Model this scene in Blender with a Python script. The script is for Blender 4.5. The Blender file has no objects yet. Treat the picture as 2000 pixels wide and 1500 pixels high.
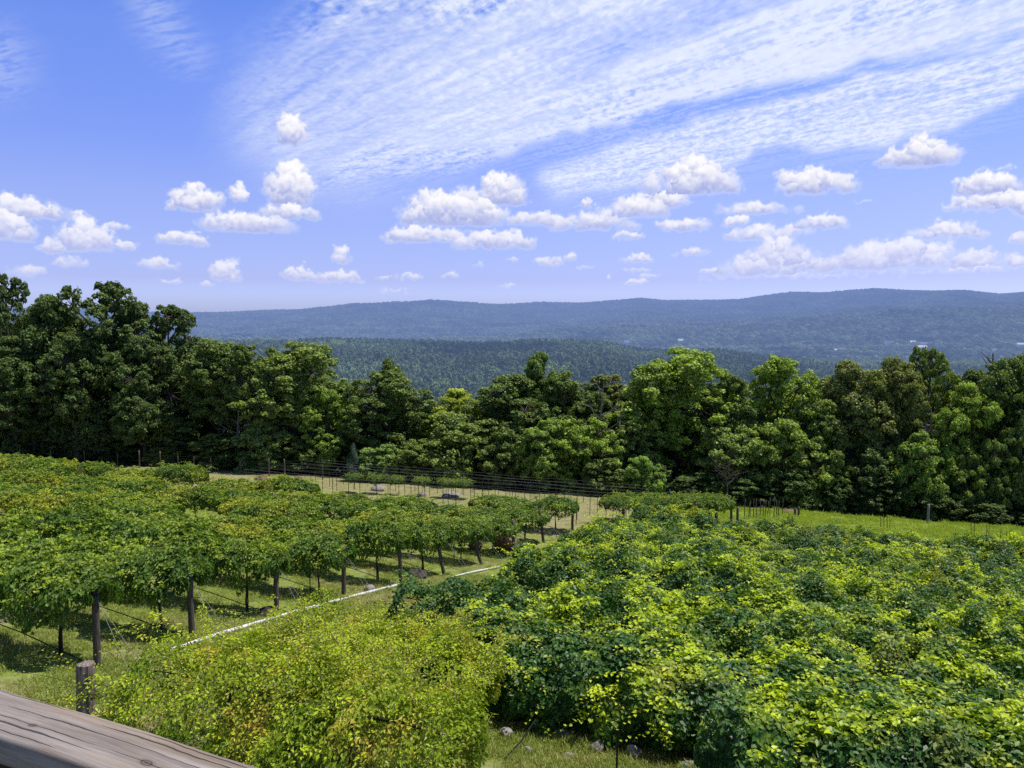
import bpy, math, random
import numpy as np
from mathutils import Vector

RNG = np.random.default_rng(7)
random.seed(7)
C = bpy.context.scene.collection
PI = math.pi
R = math.radians

# ------------------------------------------------------------------ camera
F, CX, CY, HOR = 1530.0, 1000.0, 750.0, 620.0
PITCH = math.atan((CY - HOR) / F)
cp, sp = math.cos(PITCH), math.sin(PITCH)
def ray(px, py):
    a = (px - CX) / F; b = -(py - CY) / F
    return np.array([a, cp + b * sp, -sp + b * cp])
def at(px, py, Y):
    d = ray(px, py); return d * (Y / d[1])
cam = bpy.data.cameras.new('camera'); cam.sensor_width = 36; cam.lens = 36 * F / 2000
cam.clip_start = 0.05; cam.clip_end = 60000
co = bpy.data.objects.new('camera', cam); C.objects.link(co)
co.rotation_euler = (PI / 2 - PITCH, 0, 0)
bpy.context.scene.camera = co

# ------------------------------------------------------------------ terrain profile
NX, NY = 0.37, 0.929                       # downhill direction of the vineyard slope
RX, RY = -0.929, 0.37                      # direction of the trellis rows (left and away)
PPX = [190, 375, 540, 672, 783, 868, 940, 1003, 1062, 1118]
PY_ = [18 + 3.35 * k for k in range(10)]
PX_ = [at(p, q, y)[0] for p, q, y in zip(PPX, [1300, 1254, 1196, 1166, 1138, 1122, 1112, 1088, 1076, 1062], PY_)]
def dd(x, y): return NX * x + NY * y
_c = [(-60, 1.0), (-12, -4.0), (0, -5.4)]
for px, py, Y in [(190, 1300, PY_[0]), (375, 1254, PY_[1]), (672, 1166, PY_[3]), (868, 1122, PY_[5]), (1003, 1088, PY_[7]), (0, 896, 76), (1000, 960, 66), (1990, 1032, 60)]:
    q = at(px, py, Y); _c.append((dd(q[0], q[1]), q[2]))
_c += [(82, -19.5), (110, -27), (160, -42), (240, -66), (420, -100), (3000, -190)]
_c.sort()
_cd = np.array([p[0] for p in _c]); _cz = np.array([p[1] for p in _c])
_dg = np.arange(-60, 1200, 0.5)
_zg = np.interp(_dg, _cd, _cz)
_k = np.hanning(19); _k /= _k.sum()
_zs = np.convolve(np.pad(_zg, 9, mode='edge'), _k, mode='valid')
def terr(x, y):
    d = dd(np.asarray(x, float), np.asarray(y, float))
    return np.interp(d, _dg, _zs) + 0.06 * np.sin(np.asarray(x) * 0.7 + 1) * np.cos(np.asarray(y) * 0.55)
def ground_at(px, py):
    d = ray(px, py)
    lo, hi = 3.0, 140.0
    t = np.linspace(lo, hi, 6000)
    h = d[2] * t / d[1] - terr(d[0] * t / d[1], t)
    i = np.argmax(h < 0) if (h < 0).any() else len(t) - 1
    Y = t[i]; x = d[0] * Y / d[1]
    return np.array([x, Y, float(terr(x, Y))])
def onground(x, y): return (x, y, float(terr(x, y)))

# ------------------------------------------------------------------ numpy noise
_tab = np.random.default_rng(3).random((256, 256))
def vnoise(x, y, seed=0):
    x = np.asarray(x) + seed * 17.31; y = np.asarray(y) + seed * 9.77
    xi = np.floor(x).astype(int); yi = np.floor(y).astype(int)
    fx = x - xi; fy = y - yi
    fx = fx * fx * fx * (fx * (fx * 6 - 15) + 10); fy = fy * fy * fy * (fy * (fy * 6 - 15) + 10)
    a = _tab[xi & 255, yi & 255]; b = _tab[(xi + 1) & 255, yi & 255]
    c = _tab[xi & 255, (yi + 1) & 255]; d = _tab[(xi + 1) & 255, (yi + 1) & 255]
    return (a * (1 - fx) + b * fx) * (1 - fy) + (c * (1 - fx) + d * fx) * fy
def fbm(x, y, o=5, seed=0, gain=0.5):
    s = 0; a = 1; n = 0
    for i in range(o):
        s = s + a * vnoise(x * 2 ** i, y * 2 ** i, seed + i * 3); n += a; a *= gain
    return s / n
def sst(a, b, x):
    t = np.clip((x - a) / (b - a), 0, 1); return t * t * (3 - 2 * t)

# ------------------------------------------------------------------ object helpers
def tag(o, label=None, cat=None, group=None, kind=None):
    if label: o['label'] = label
    if cat: o['category'] = cat
    if group: o['group'] = group
    if kind: o['kind'] = kind
    return o
def link(name, me, mat=None, parent=None, loc=None):
    o = bpy.data.objects.new(name, me); C.objects.link(o)
    if mat is not None and len(me.materials) == 0: me.materials.append(mat)
    if parent is not None: o.parent = parent
    if loc is not None: o.location = loc
    return o
def empty(name, loc=(0, 0, 0), rz=0, label=None, cat=None, group=None):
    o = bpy.data.objects.new(name, None); C.objects.link(o)
    o.location = loc; o.rotation_euler = (0, 0, rz); o.empty_display_size = 0.3
    return tag(o, label, cat, group)
def copy_tree(o, parent=None):
    c = o.copy(); C.objects.link(c)
    if parent is not None: c.parent = parent
    for ch in o.children: copy_tree(ch, c)
    return c
def np_mesh(name, V, Fq, attrs=None, smooth=False):
    """V (n,3), Fq list of arrays (m,k) of equal-size faces."""
    me = bpy.data.meshes.new(name)
    V = np.asarray(V, np.float32)
    me.vertices.add(len(V)); me.vertices.foreach_set('co', V.ravel())
    if not isinstance(Fq, (list, tuple)): Fq = [Fq]
    loops = np.concatenate([f.ravel() for f in Fq]).astype(np.int32)
    cnt = np.concatenate([np.full(len(f), f.shape[1]) for f in Fq]).astype(np.int32)
    st = np.concatenate([[0], np.cumsum(cnt)[:-1]]).astype(np.int32)
    me.loops.add(len(loops)); me.loops.foreach_set('vertex_index', loops)
    me.polygons.add(len(cnt)); me.polygons.foreach_set('loop_start', st)
    me.polygons.foreach_set('loop_total', cnt)
    me.polygons.foreach_set('use_smooth', np.full(len(cnt), smooth))
    for k, (typ, a) in (attrs or {}).items():
        at_ = me.attributes.new(k, typ, 'POINT')
        a = np.asarray(a, np.float32)
        at_.data.foreach_set('value' if typ == 'FLOAT' else 'color', a.ravel())
    me.update(calc_edges=True)
    return me
def tube(P, rad, n=6, cap=True):
    P = np.asarray(P, float); m = len(P)
    rad = np.broadcast_to(np.asarray(rad, float), (m,))
    T = np.gradient(P, axis=0); T /= np.linalg.norm(T, axis=1)[:, None] + 1e-9
    ref = np.array([0, 0, 1.0]) if abs(T[0][2]) < 0.9 else np.array([1.0, 0, 0])
    A = np.cross(T, ref); A /= np.linalg.norm(A, axis=1)[:, None] + 1e-9
    B = np.cross(T, A)
    th = np.arange(n) * 2 * PI / n
    V = P[:, None] + rad[:, None, None] * (np.cos(th)[None, :, None] * A[:, None] + np.sin(th)[None, :, None] * B[:, None])
    V = V.reshape(-1, 3)
    i = np.arange(m - 1)[:, None] * n; j = np.arange(n)[None]
    Q = np.stack([i + j, i + (j + 1) % n, i + n + (j + 1) % n, i + n + j], -1).reshape(-1, 4)
    if cap:
        V = np.vstack([V, P[:1], P[-1:]]); c0 = m * n; c1 = c0 + 1
        jj = np.arange(n)
        # caps as degenerate-free quads: use triangles doubled into tris list
        t0 = np.stack([np.full(n, c0), (jj + 1) % n, jj], -1)
        t1 = np.stack([np.full(n, c1), (m - 1) * n + jj, (m - 1) * n + (jj + 1) % n], -1)
        return V, Q, np.vstack([t0, t1])
    return V, Q, np.zeros((0, 3), int)
class MB:
    def __init__(s): s.V = []; s.Q = []; s.T = []; s.n = 0
    def add(s, V, Q=None, T=None):
        s.V.append(V)
        if Q is not None and len(Q): s.Q.append(Q + s.n)
        if T is not None and len(T): s.T.append(T + s.n)
        s.n += len(V); return s
    def tube(s, P, r, n=6, cap=True): return s.add(*tube(P, r, n, cap))
    def box(s, c, sx, sy, sz):
        x, y, z = c
        V = np.array([[x + a * sx / 2, y + b * sy / 2, z + e * sz / 2] for a in (-1, 1) for b in (-1, 1) for e in (-1, 1)])
        Q = np.array([[0, 1, 3, 2], [4, 6, 7, 5], [0, 4, 5, 1], [2, 3, 7, 6], [0, 2, 6, 4], [1, 5, 7, 3]])
        return s.add(V, Q)
    def mesh(s, name, smooth=False):
        fs = []
        if s.Q: fs.append(np.vstack(s.Q))
        if s.T: fs.append(np.vstack(s.T))
        return np_mesh(name, np.vstack(s.V), fs, smooth=smooth)
    def build(s, name, mat, parent=None, loc=None, smooth=False):
        return link(name, s.mesh(name, smooth), mat, parent, loc)

# ------------------------------------------------------------------ materials
def new_mat(name):
    m = bpy.data.materials.new(name); m.use_nodes = True
    nt = m.node_tree; nt.nodes.clear()
    out = nt.nodes.new('ShaderNodeOutputMaterial')
    return m, nt, out
def N(nt, t, **kw):
    n = nt.nodes.new(t)
    for k, v in kw.items():
        if k in n.inputs: n.inputs[k].default_value = v
        else: setattr(n, k, v)
    return n
def L(nt, a, b): nt.links.new(a, b)
def ramp(nt, fac, stops, interp='LINEAR'):
    r = nt.nodes.new('ShaderNodeValToRGB'); r.color_ramp.interpolation = interp
    e = r.color_ramp.elements
    while len(e) < len(stops): e.new(0.5)
    for el, (p, c) in zip(e, stops):
        el.position = p; el.color = (c[0], c[1], c[2], 1) if not isinstance(c, (int, float)) else (c, c, c, 1)
    L(nt, fac, r.inputs[0]); return r.outputs[0]
def math_(nt, op, a, b=None, clamp=False):
    n = nt.nodes.new('ShaderNodeMath'); n.operation = op; n.use_clamp = clamp
    for i, v in enumerate((a, b)):
        if v is None: continue
        if isinstance(v, (int, float)): n.inputs[i].default_value = v
        else: L(nt, v, n.inputs[i])
    return n.outputs[0]
def mix(nt, fac, a, b, blend='MIX'):
    n = nt.nodes.new('ShaderNodeMix'); n.data_type = 'RGBA'; n.blend_type = blend; n.clamp_factor = True
    for s, v in ((n.inputs[0], fac), (n.inputs[6], a), (n.inputs[7], b)):
        if isinstance(v, (int, float)): s.default_value = v
        elif isinstance(v, tuple): s.default_value = (v[0], v[1], v[2], 1)
        else: L(nt, v, s)
    return n.outputs[2]
def noise(nt, vec, scale, detail=3, rough=0.55):
    n = N(nt, 'ShaderNodeTexNoise'); n.inputs['Scale'].default_value = scale
    n.inputs['Detail'].default_value = detail; n.inputs['Roughness'].default_value = rough
    if vec is not None: L(nt, vec, n.inputs['Vector'])
    return n.outputs['Fac']
def attr(nt, name):
    a = nt.nodes.new('ShaderNodeAttribute'); a.attribute_name = name; return a

def leaf_mat(name, dark, mid, young, accent=None, acc_rng=(0.55, 0.7), acc_scale=0.35, trans=0.35, rough=0.45, young_bias=0.0, patch=0.3, spec=0.35, obj_tint=False, alpha_acc=False, alpha_young=False):
    """leaves: tint (random per leaf) and young (0 old .. 1 fresh tip) attributes, plus patches in world space"""
    m, nt, out = new_mat(name)
    geo = N(nt, 'ShaderNodeNewGeometry'); P = geo.outputs['Position']
    tint = attr(nt, 'tint').outputs['Fac']; yg = attr(nt, 'young').outputs['Fac']
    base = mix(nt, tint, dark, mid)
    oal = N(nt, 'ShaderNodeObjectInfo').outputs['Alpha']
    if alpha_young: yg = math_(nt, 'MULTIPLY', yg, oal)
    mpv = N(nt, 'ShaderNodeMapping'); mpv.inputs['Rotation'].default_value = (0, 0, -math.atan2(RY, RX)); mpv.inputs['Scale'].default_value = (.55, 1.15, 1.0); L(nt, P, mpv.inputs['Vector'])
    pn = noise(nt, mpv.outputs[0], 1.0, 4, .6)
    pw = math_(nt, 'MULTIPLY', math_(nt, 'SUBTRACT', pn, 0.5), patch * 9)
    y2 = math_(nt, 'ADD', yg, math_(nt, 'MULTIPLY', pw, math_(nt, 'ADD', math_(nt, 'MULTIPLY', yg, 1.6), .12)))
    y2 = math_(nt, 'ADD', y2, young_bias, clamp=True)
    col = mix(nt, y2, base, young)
    if accent:
        an = noise(nt, P, acc_scale, 3)
        af = ramp(nt, an, [(acc_rng[0], 0.0), (acc_rng[1], 1.0)])
        af2 = math_(nt, 'MULTIPLY', af, math_(nt, 'ADD', math_(nt, 'MULTIPLY', tint, 0.9), 0.1))
        if alpha_acc: af2 = math_(nt, 'MULTIPLY', af2, oal)
        col = mix(nt, af2, col, accent)
    if obj_tint:
        oi = N(nt, 'ShaderNodeObjectInfo')
        col = mix(nt, 1.0, col, oi.outputs['Color'], 'MULTIPLY')
    pr = N(nt, 'ShaderNodeBsdfPrincipled', Roughness=rough)
    pr.inputs['Specular IOR Level'].default_value = spec
    L(nt, col, pr.inputs['Base Color'])
    tr = N(nt, 'ShaderNodeBsdfTranslucent')
    tcol = mix(nt, 1.0, col, (1.3, 1.25, 0.45), 'MULTIPLY')
    L(nt, tcol, tr.inputs['Color'])
    ms = N(nt, 'ShaderNodeMixShader'); ms.inputs[0].default_value = trans
    L(nt, pr.outputs[0], ms.inputs[1]); L(nt, tr.outputs[0], ms.inputs[2])
    L(nt, ms.outputs[0], out.inputs[0]); return m

def rough_mat(name, cols, scale=6, rough=0.85, stretch=(1, 1, 1), bump=0.3, coord='Object', detail=6, spec=0.25):
    m, nt, out = new_mat(name)
    tc = N(nt, 'ShaderNodeTexCoord'); mp = N(nt, 'ShaderNodeMapping'); mp.inputs['Scale'].default_value = stretch
    L(nt, tc.outputs[coord], mp.inputs['Vector'])
    n1 = noise(nt, mp.outputs[0], scale, detail, 0.65)
    k = len(cols)
    col = ramp(nt, n1, [(0.28 + 0.44 * i / max(1, k - 1), c) for i, c in enumerate(cols)])
    pr = N(nt, 'ShaderNodeBsdfPrincipled', Roughness=rough); pr.inputs['Specular IOR Level'].default_value = spec
    L(nt, col, pr.inputs['Base Color'])
    b = N(nt, 'ShaderNodeBump'); b.inputs['Strength'].default_value = bump; b.inputs['Distance'].default_value = 0.05
    L(nt, n1, b.inputs['Height']); L(nt, b.outputs[0], pr.inputs['Normal'])
    L(nt, pr.outputs[0], out.inputs[0]); return m

M = {}
M['bark'] = rough_mat('tree bark', [(0.03, 0.024, 0.018), (0.09, 0.075, 0.06), (0.16, 0.14, 0.12)], 3, stretch=(2, 2, 0.4))
M['palebark'] = rough_mat('bare wood', [(0.12, 0.10, 0.085), (0.24, 0.22, 0.2)], 3, stretch=(2, 2, 0.4))
M['vinebark'] = rough_mat('vine bark', [(0.02, 0.014, 0.01), (0.07, 0.05, 0.035)], 8, stretch=(2, 2, 0.5))
M['post'] = rough_mat('weathered post', [(0.035, 0.026, 0.02), (0.1, 0.08, 0.066), (0.17, 0.145, 0.13)], 9, stretch=(3, 3, 0.35))
M['greypost'] = rough_mat('grey post', [(0.12, 0.11, 0.1), (0.3, 0.28, 0.27)], 9, stretch=(3, 3, 0.35))
M['stake'] = rough_mat('dark steel', [(0.012, 0.012, 0.012), (0.03, 0.027, 0.025)], 20, rough=0.6)
M['wire'] = rough_mat('galvanised wire', [(0.16, 0.16, 0.17), (0.3, 0.3, 0.32)], 20, rough=0.5)
M['string'] = rough_mat('pale string', [(0.4, 0.4, 0.38), (0.55, 0.55, 0.52)], 20)
M['hose'] = rough_mat('black hose', [(0.008, 0.008, 0.008), (0.02, 0.02, 0.02)], 20, rough=0.5)
M['pvc'] = rough_mat('white plastic pipe', [(0.62, 0.62, 0.62), (0.82, 0.82, 0.82)], 3, rough=0.4, bump=0.0)
M['rock'] = rough_mat('grey rock', [(0.13, 0.115, 0.105), (0.27, 0.245, 0.23), (0.4, 0.37, 0.35)], 2.5, bump=0.6)
M['redrock'] = rough_mat('red brown rock', [(0.06, 0.03, 0.025), (0.19, 0.105, 0.09), (0.3, 0.2, 0.18)], 2.5, bump=0.6)
M['darkrock'] = rough_mat('dark rock', [(0.025, 0.02, 0.018), (0.09, 0.075, 0.07)], 2.5, bump=0.6)

TREE_COL = dict(dark=(0.045, 0.07, 0.024), mid=(0.185, 0.25, 0.07), young=(0.37, 0.46, 0.10))
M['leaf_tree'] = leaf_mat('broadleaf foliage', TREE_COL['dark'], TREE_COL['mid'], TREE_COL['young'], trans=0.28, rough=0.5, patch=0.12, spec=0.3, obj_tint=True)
M['needle'] = leaf_mat('cedar foliage', (0.035, 0.06, 0.04), (0.08, 0.12, 0.075), (0.1, 0.14, 0.08), trans=0.15, rough=0.6, patch=0.05, spec=0.2, obj_tint=True)
M['vine_left'] = leaf_mat('trellised vine leaves', (0.04, 0.095, 0.018), (0.125, 0.25, 0.03), (0.38, 0.5, 0.03),
                          accent=(0.66, 0.6, 0.05), acc_rng=(0.5, 0.66), acc_scale=0.3, trans=0.33, patch=0.34, rough=.5, spec=.35, alpha_acc=True)
M['vine_right'] = leaf_mat('overgrown vine leaves', (0.03, 0.088, 0.02), (0.095, 0.225, 0.036), (0.6, 0.74, 0.02),
                           accent=(0.6, 0.52, 0.06), acc_rng=(0.6, 0.76), acc_scale=0.3, trans=0.34, patch=.95, rough=0.46, young_bias=-.08, spec=0.4, alpha_young=True)
M['vine_yellow'] = leaf_mat('yellowing vine leaves', (0.1, 0.185, 0.013), (0.28, 0.39, 0.028), (0.58, 0.7, 0.024),
                            accent=(0.68, 0.46, 0.085), acc_rng=(0.52, 0.66), acc_scale=1.2, trans=0.33, patch=0.42, spec=0.3)
M['stem'] = rough_mat('young stems', [(0.12, 0.09, 0.03), (0.24, 0.2, 0.07)], 10)

# ------------------------------------------------------------------ leaves
def leaf_geo(P, Nrm, tip, size, aspect=0.9, fold=0.18, kind='heart'):
    n = len(P)
    Nrm = Nrm / (np.linalg.norm(Nrm, axis=1)[:, None] + 1e-9)
    t = tip - (tip * Nrm).sum(1)[:, None] * Nrm
    t /= np.linalg.norm(t, axis=1)[:, None] + 1e-9
    s = np.cross(t, Nrm)
    size = np.broadcast_to(np.asarray(size, float), (n,))[:, None]
    if kind == 'heart':
        prof = [(0.0, 0.0, 0.0), (-0.12, 0.42, fold), (0.38, 0.5, fold * .8), (1.0, 0.0, -0.1), (0.38, -0.5, fold * .8), (-0.12, -0.42, fold)]
        faces = np.array([[0, 1, 2, 3], [0, 3, 4, 5]])
    elif kind == 'oval':
        prof = [(0.0, 0.0, 0.0), (0.5, 0.3, fold * .7), (1.0, 0.0, -0.08), (0.5, -0.3, fold * .7)]
        faces = np.array([[0, 1, 2, 3]])
    else:  # clump card: ragged six-point sprig
        prof = [(-0.45, 0.05, 0.0), (-0.05, 0.5, 0.1), (0.12, 0.15, 0.0), (0.62, 0.12, -0.12), (0.2, -0.2, 0.02), (-0.1, -0.48, 0.12)]
        faces = np.array([[0, 1, 2, 4], [4, 2, 3, 3], [0, 4, 5, 5]])
        faces = [np.array([[0, 1, 2, 4]]), np.array([[2, 3, 4], [0, 4, 5]])]
    k = len(prof)
    V = np.empty((n, k, 3))
    for i, (a, b, c) in enumerate(prof):
        V[:, i] = P + size * (a * t + b * aspect * s + c * Nrm)
    off = (np.arange(n) * k)[:, None, None]
    if isinstance(faces, list): FF = [(f[None] + off).reshape(-1, f.shape[1]) for f in faces]
    else: FF = [(faces[None] + off).reshape(-1, 4)]
    return V.reshape(-1, 3), FF, k
def leaf_mesh(name, P, Nrm, tip, size, young, kind='heart', aspect=0.9, tint=None, rng=RNG, stems=None):
    """many leaves as one foliage mesh; stems (an MB) join it as a second material slot"""
    V, FF, k = leaf_geo(P, Nrm, tip, size, aspect, kind=kind)
    tint = rng.random(len(P)) if tint is None else tint
    ti, yo = np.repeat(tint, k), np.repeat(np.clip(young, 0, 1), k); nl = sum(len(f) for f in FF)
    if stems is not None:
        SV = np.vstack(stems.V); FF = FF + [np.vstack(stems.Q) + len(V)]
        V = np.vstack([V, SV]); ti = np.concatenate([ti, np.full(len(SV), .5)]); yo = np.concatenate([yo, np.full(len(SV), .5)])
    me = np_mesh(name, V, FF, {'tint': ('FLOAT', ti), 'young': ('FLOAT', yo)})
    if stems is not None:
        mi = np.zeros(len(me.polygons), np.int32); mi[nl:] = 1; me.polygons.foreach_set('material_index', mi)
    return me

# ------------------------------------------------------------------ trees
def make_tree(seed, H=14.0, Rw=4.5, base=0.18, style='round', nl=9, ncl=40, nleaf=74, leaf=0.215, clump=.66):
    """tapered trunk with limbs; crown = lobes of leaf clumps. returns (trunk mesh, crown mesh)"""
    r = np.random.default_rng(seed)
    zb = H * base
    mb = MB()
    bend = r.normal(0, 0.25, (2,))
    tz = np.linspace(-0.4, H * 0.86, 9)
    tp = np.stack([bend[0] * np.sin(tz / H * 3), bend[1] * np.sin(tz / H * 2.3 + .4) - bend[1] * .38, tz], 1)
    r0 = 0.021 * H
    mb.tube(tp, r0 * (1 - 0.85 * np.linspace(0, 1, 9)) * np.where(tz < 0.2, 1.35, 1), 7)
    lobes = []
    for i in range(nl):
        f = (i + r.random() * .6) / nl
        z = zb + (H - zb) * (0.16 + 0.78 * f)
        if style == 'cone': w = Rw * (1.05 - 0.85 * f)
        elif style == 'airy': w = Rw * (0.65 + 0.5 * math.sin(PI * min(1, f * 1.05)))
        elif style == 'tall': w = Rw * (0.85 * math.sqrt(max(.02, 1 - ((f - .45) / .6) ** 2)) + .05)
        else: w = Rw * math.sqrt(max(.05, 1 - ((f - .42) / .64) ** 2))
        a = i * 2.4 + r.normal(0, .5)
        off = w * r.uniform(0.35, 0.72)
        rad = max(0.9, w * r.uniform(0.42, 0.6)) if style != 'airy' else w * r.uniform(0.3, 0.42)
        lobes.append((np.array([off * math.cos(a), off * math.sin(a), z]), rad))
    lobes.append((np.array([tp[-1][0], tp[-1][1], H - 0.09 * H]), Rw * (0.34 if style in ('round', 'airy') else 0.2)))
    if style == 'round':
        for i in range(4):   # skirt that carries foliage low
            a = r.random() * 6.28
            lobes.append((np.array([Rw * .55 * math.cos(a), Rw * .55 * math.sin(a), zb + r.uniform(.3, 1.4)]), Rw * .36))
    Ps, Ns, Ys, Ss = [], [], [], []
    for c, rad in lobes:
        zi = np.clip(c[2] - rad * 1.2 - 0.5, zb * 0.7, H * 0.8)
        b0 = np.array([np.interp(zi, tz, tp[:, 0]), np.interp(zi, tz, tp[:, 1]), zi])
        mid = (b0 + c) / 2 + np.array([0, 0, -0.06 * rad])
        rl = r0 * 0.36
        mb.tube(np.array([b0, mid, c]), [rl, rl * .7, rl * .4], 5, False)
        n = int(ncl * (0.6 + rad / (Rw * .5) * .5))
        u = r.normal(size=(n, 3)); u /= np.linalg.norm(u, axis=1)[:, None]
        rr = rad * r.uniform(0.45, 1.0, n) ** 0.6
        cc = c + u * rr[:, None] * np.array([1, 1, 0.8])
        cc = cc[cc[:, 2] > zb * .55]
        for q in cc:
            if r.random() < .45: mb.tube(np.array([c, (c + q) / 2 + r.normal(0, .1, 3), q]), [rl * .4, rl * .28, rl * .12], 4, False)
            cr = clump * r.uniform(0.5, 0.95) * (0.75 if style == 'airy' else 1)
            k = int(nleaf * r.uniform(.6, 1.2))
            v = r.normal(size=(k, 3)); v /= np.linalg.norm(v, axis=1)[:, None]
            v[:, 2] = np.where(v[:, 2] < -.35, -v[:, 2] * .5, v[:, 2])
            pos = q + v * (cr * r.uniform(0.35, 1.0, k) ** .6)[:, None] * np.array([1.0, 1.0, 0.92])
            nn = v + np.array([0, 0, 0.5]) + r.normal(0, .55, (k, 3))
            Ps.append(pos); Ns.append(nn)
            out = np.linalg.norm((q - np.array([0, 0, (H + zb) / 2])) / np.array([Rw, Rw, (H - zb) / 2]))
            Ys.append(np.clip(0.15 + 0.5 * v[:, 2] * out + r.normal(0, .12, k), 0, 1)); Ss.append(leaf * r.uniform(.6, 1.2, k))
    P = np.vstack(Ps); Nn = np.vstack(Ns)
    tip = r.normal(size=P.shape) + np.array([0, 0, -.7])
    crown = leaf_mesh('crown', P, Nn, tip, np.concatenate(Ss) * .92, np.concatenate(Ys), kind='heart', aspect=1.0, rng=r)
    trunk = mb.mesh('trunk', True)
    trunk.materials.append(M['bark']); crown.materials.append(M['leaf_tree'])
    return trunk, crown
TREES = {
    'round': [make_tree(11, style='round', nl=10), make_tree(12, style='round', nl=11, Rw=4.8), make_tree(13, style='round', nl=9, Rw=4.2)],
    'airy': [make_tree(21, style='airy', nl=12, base=.3, ncl=26), make_tree(22, style='airy', nl=13, base=.32, ncl=25)],
    'tall': [make_tree(31, style='tall', nl=12, Rw=3.6, base=.2), make_tree(32, style='tall', nl=13, Rw=3.9, base=.24)],
    'cone': [make_tree(41, style='cone', nl=12, Rw=4.6, base=.08)],
    'bush': [make_tree(51, H=6, Rw=3.0, base=.02, style='round', nl=9, ncl=24, leaf=.18, clump=.5, nleaf=80), make_tree(52, H=6, Rw=3.2, base=.02, style='round', nl=10, ncl=23, leaf=.18, clump=.5, nleaf=80)],
}
SPEC_H = {'round': 14, 'airy': 14, 'tall': 14, 'cone': 14, 'bush': 6}
SPEC_W = {'round': 4.9, 'airy': 5.0, 'tall': 3.9, 'cone': 4.5, 'bush': 3.4}
def put_tree(px, top, width, Y, kind, var, tint, label, group='trees along the vineyard edge', name='tree', cat='tree', sink=0.0, rot=None):
    x = at(px, top, Y)[0]
    zt = at(px, top, Y)[2]
    g = float(terr(x, Y))
    H = zt - g
    o = empty(name, (x, Y, g - sink), random.random() * 6.28 if rot is None else rot, label, cat, group)
    sz = (H + sink) / SPEC_H[kind]; sw = (width / 2 / F * Y) / SPEC_W[kind]
    o.scale = (sw, sw, sz)
    t, c = TREES[kind][var % len(TREES[kind])]
    link('trunk', t, None, o); cr = link('crown', c, None, o)
    cr.color = (tint[0], tint[1], tint[2], 1)
    return o

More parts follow.
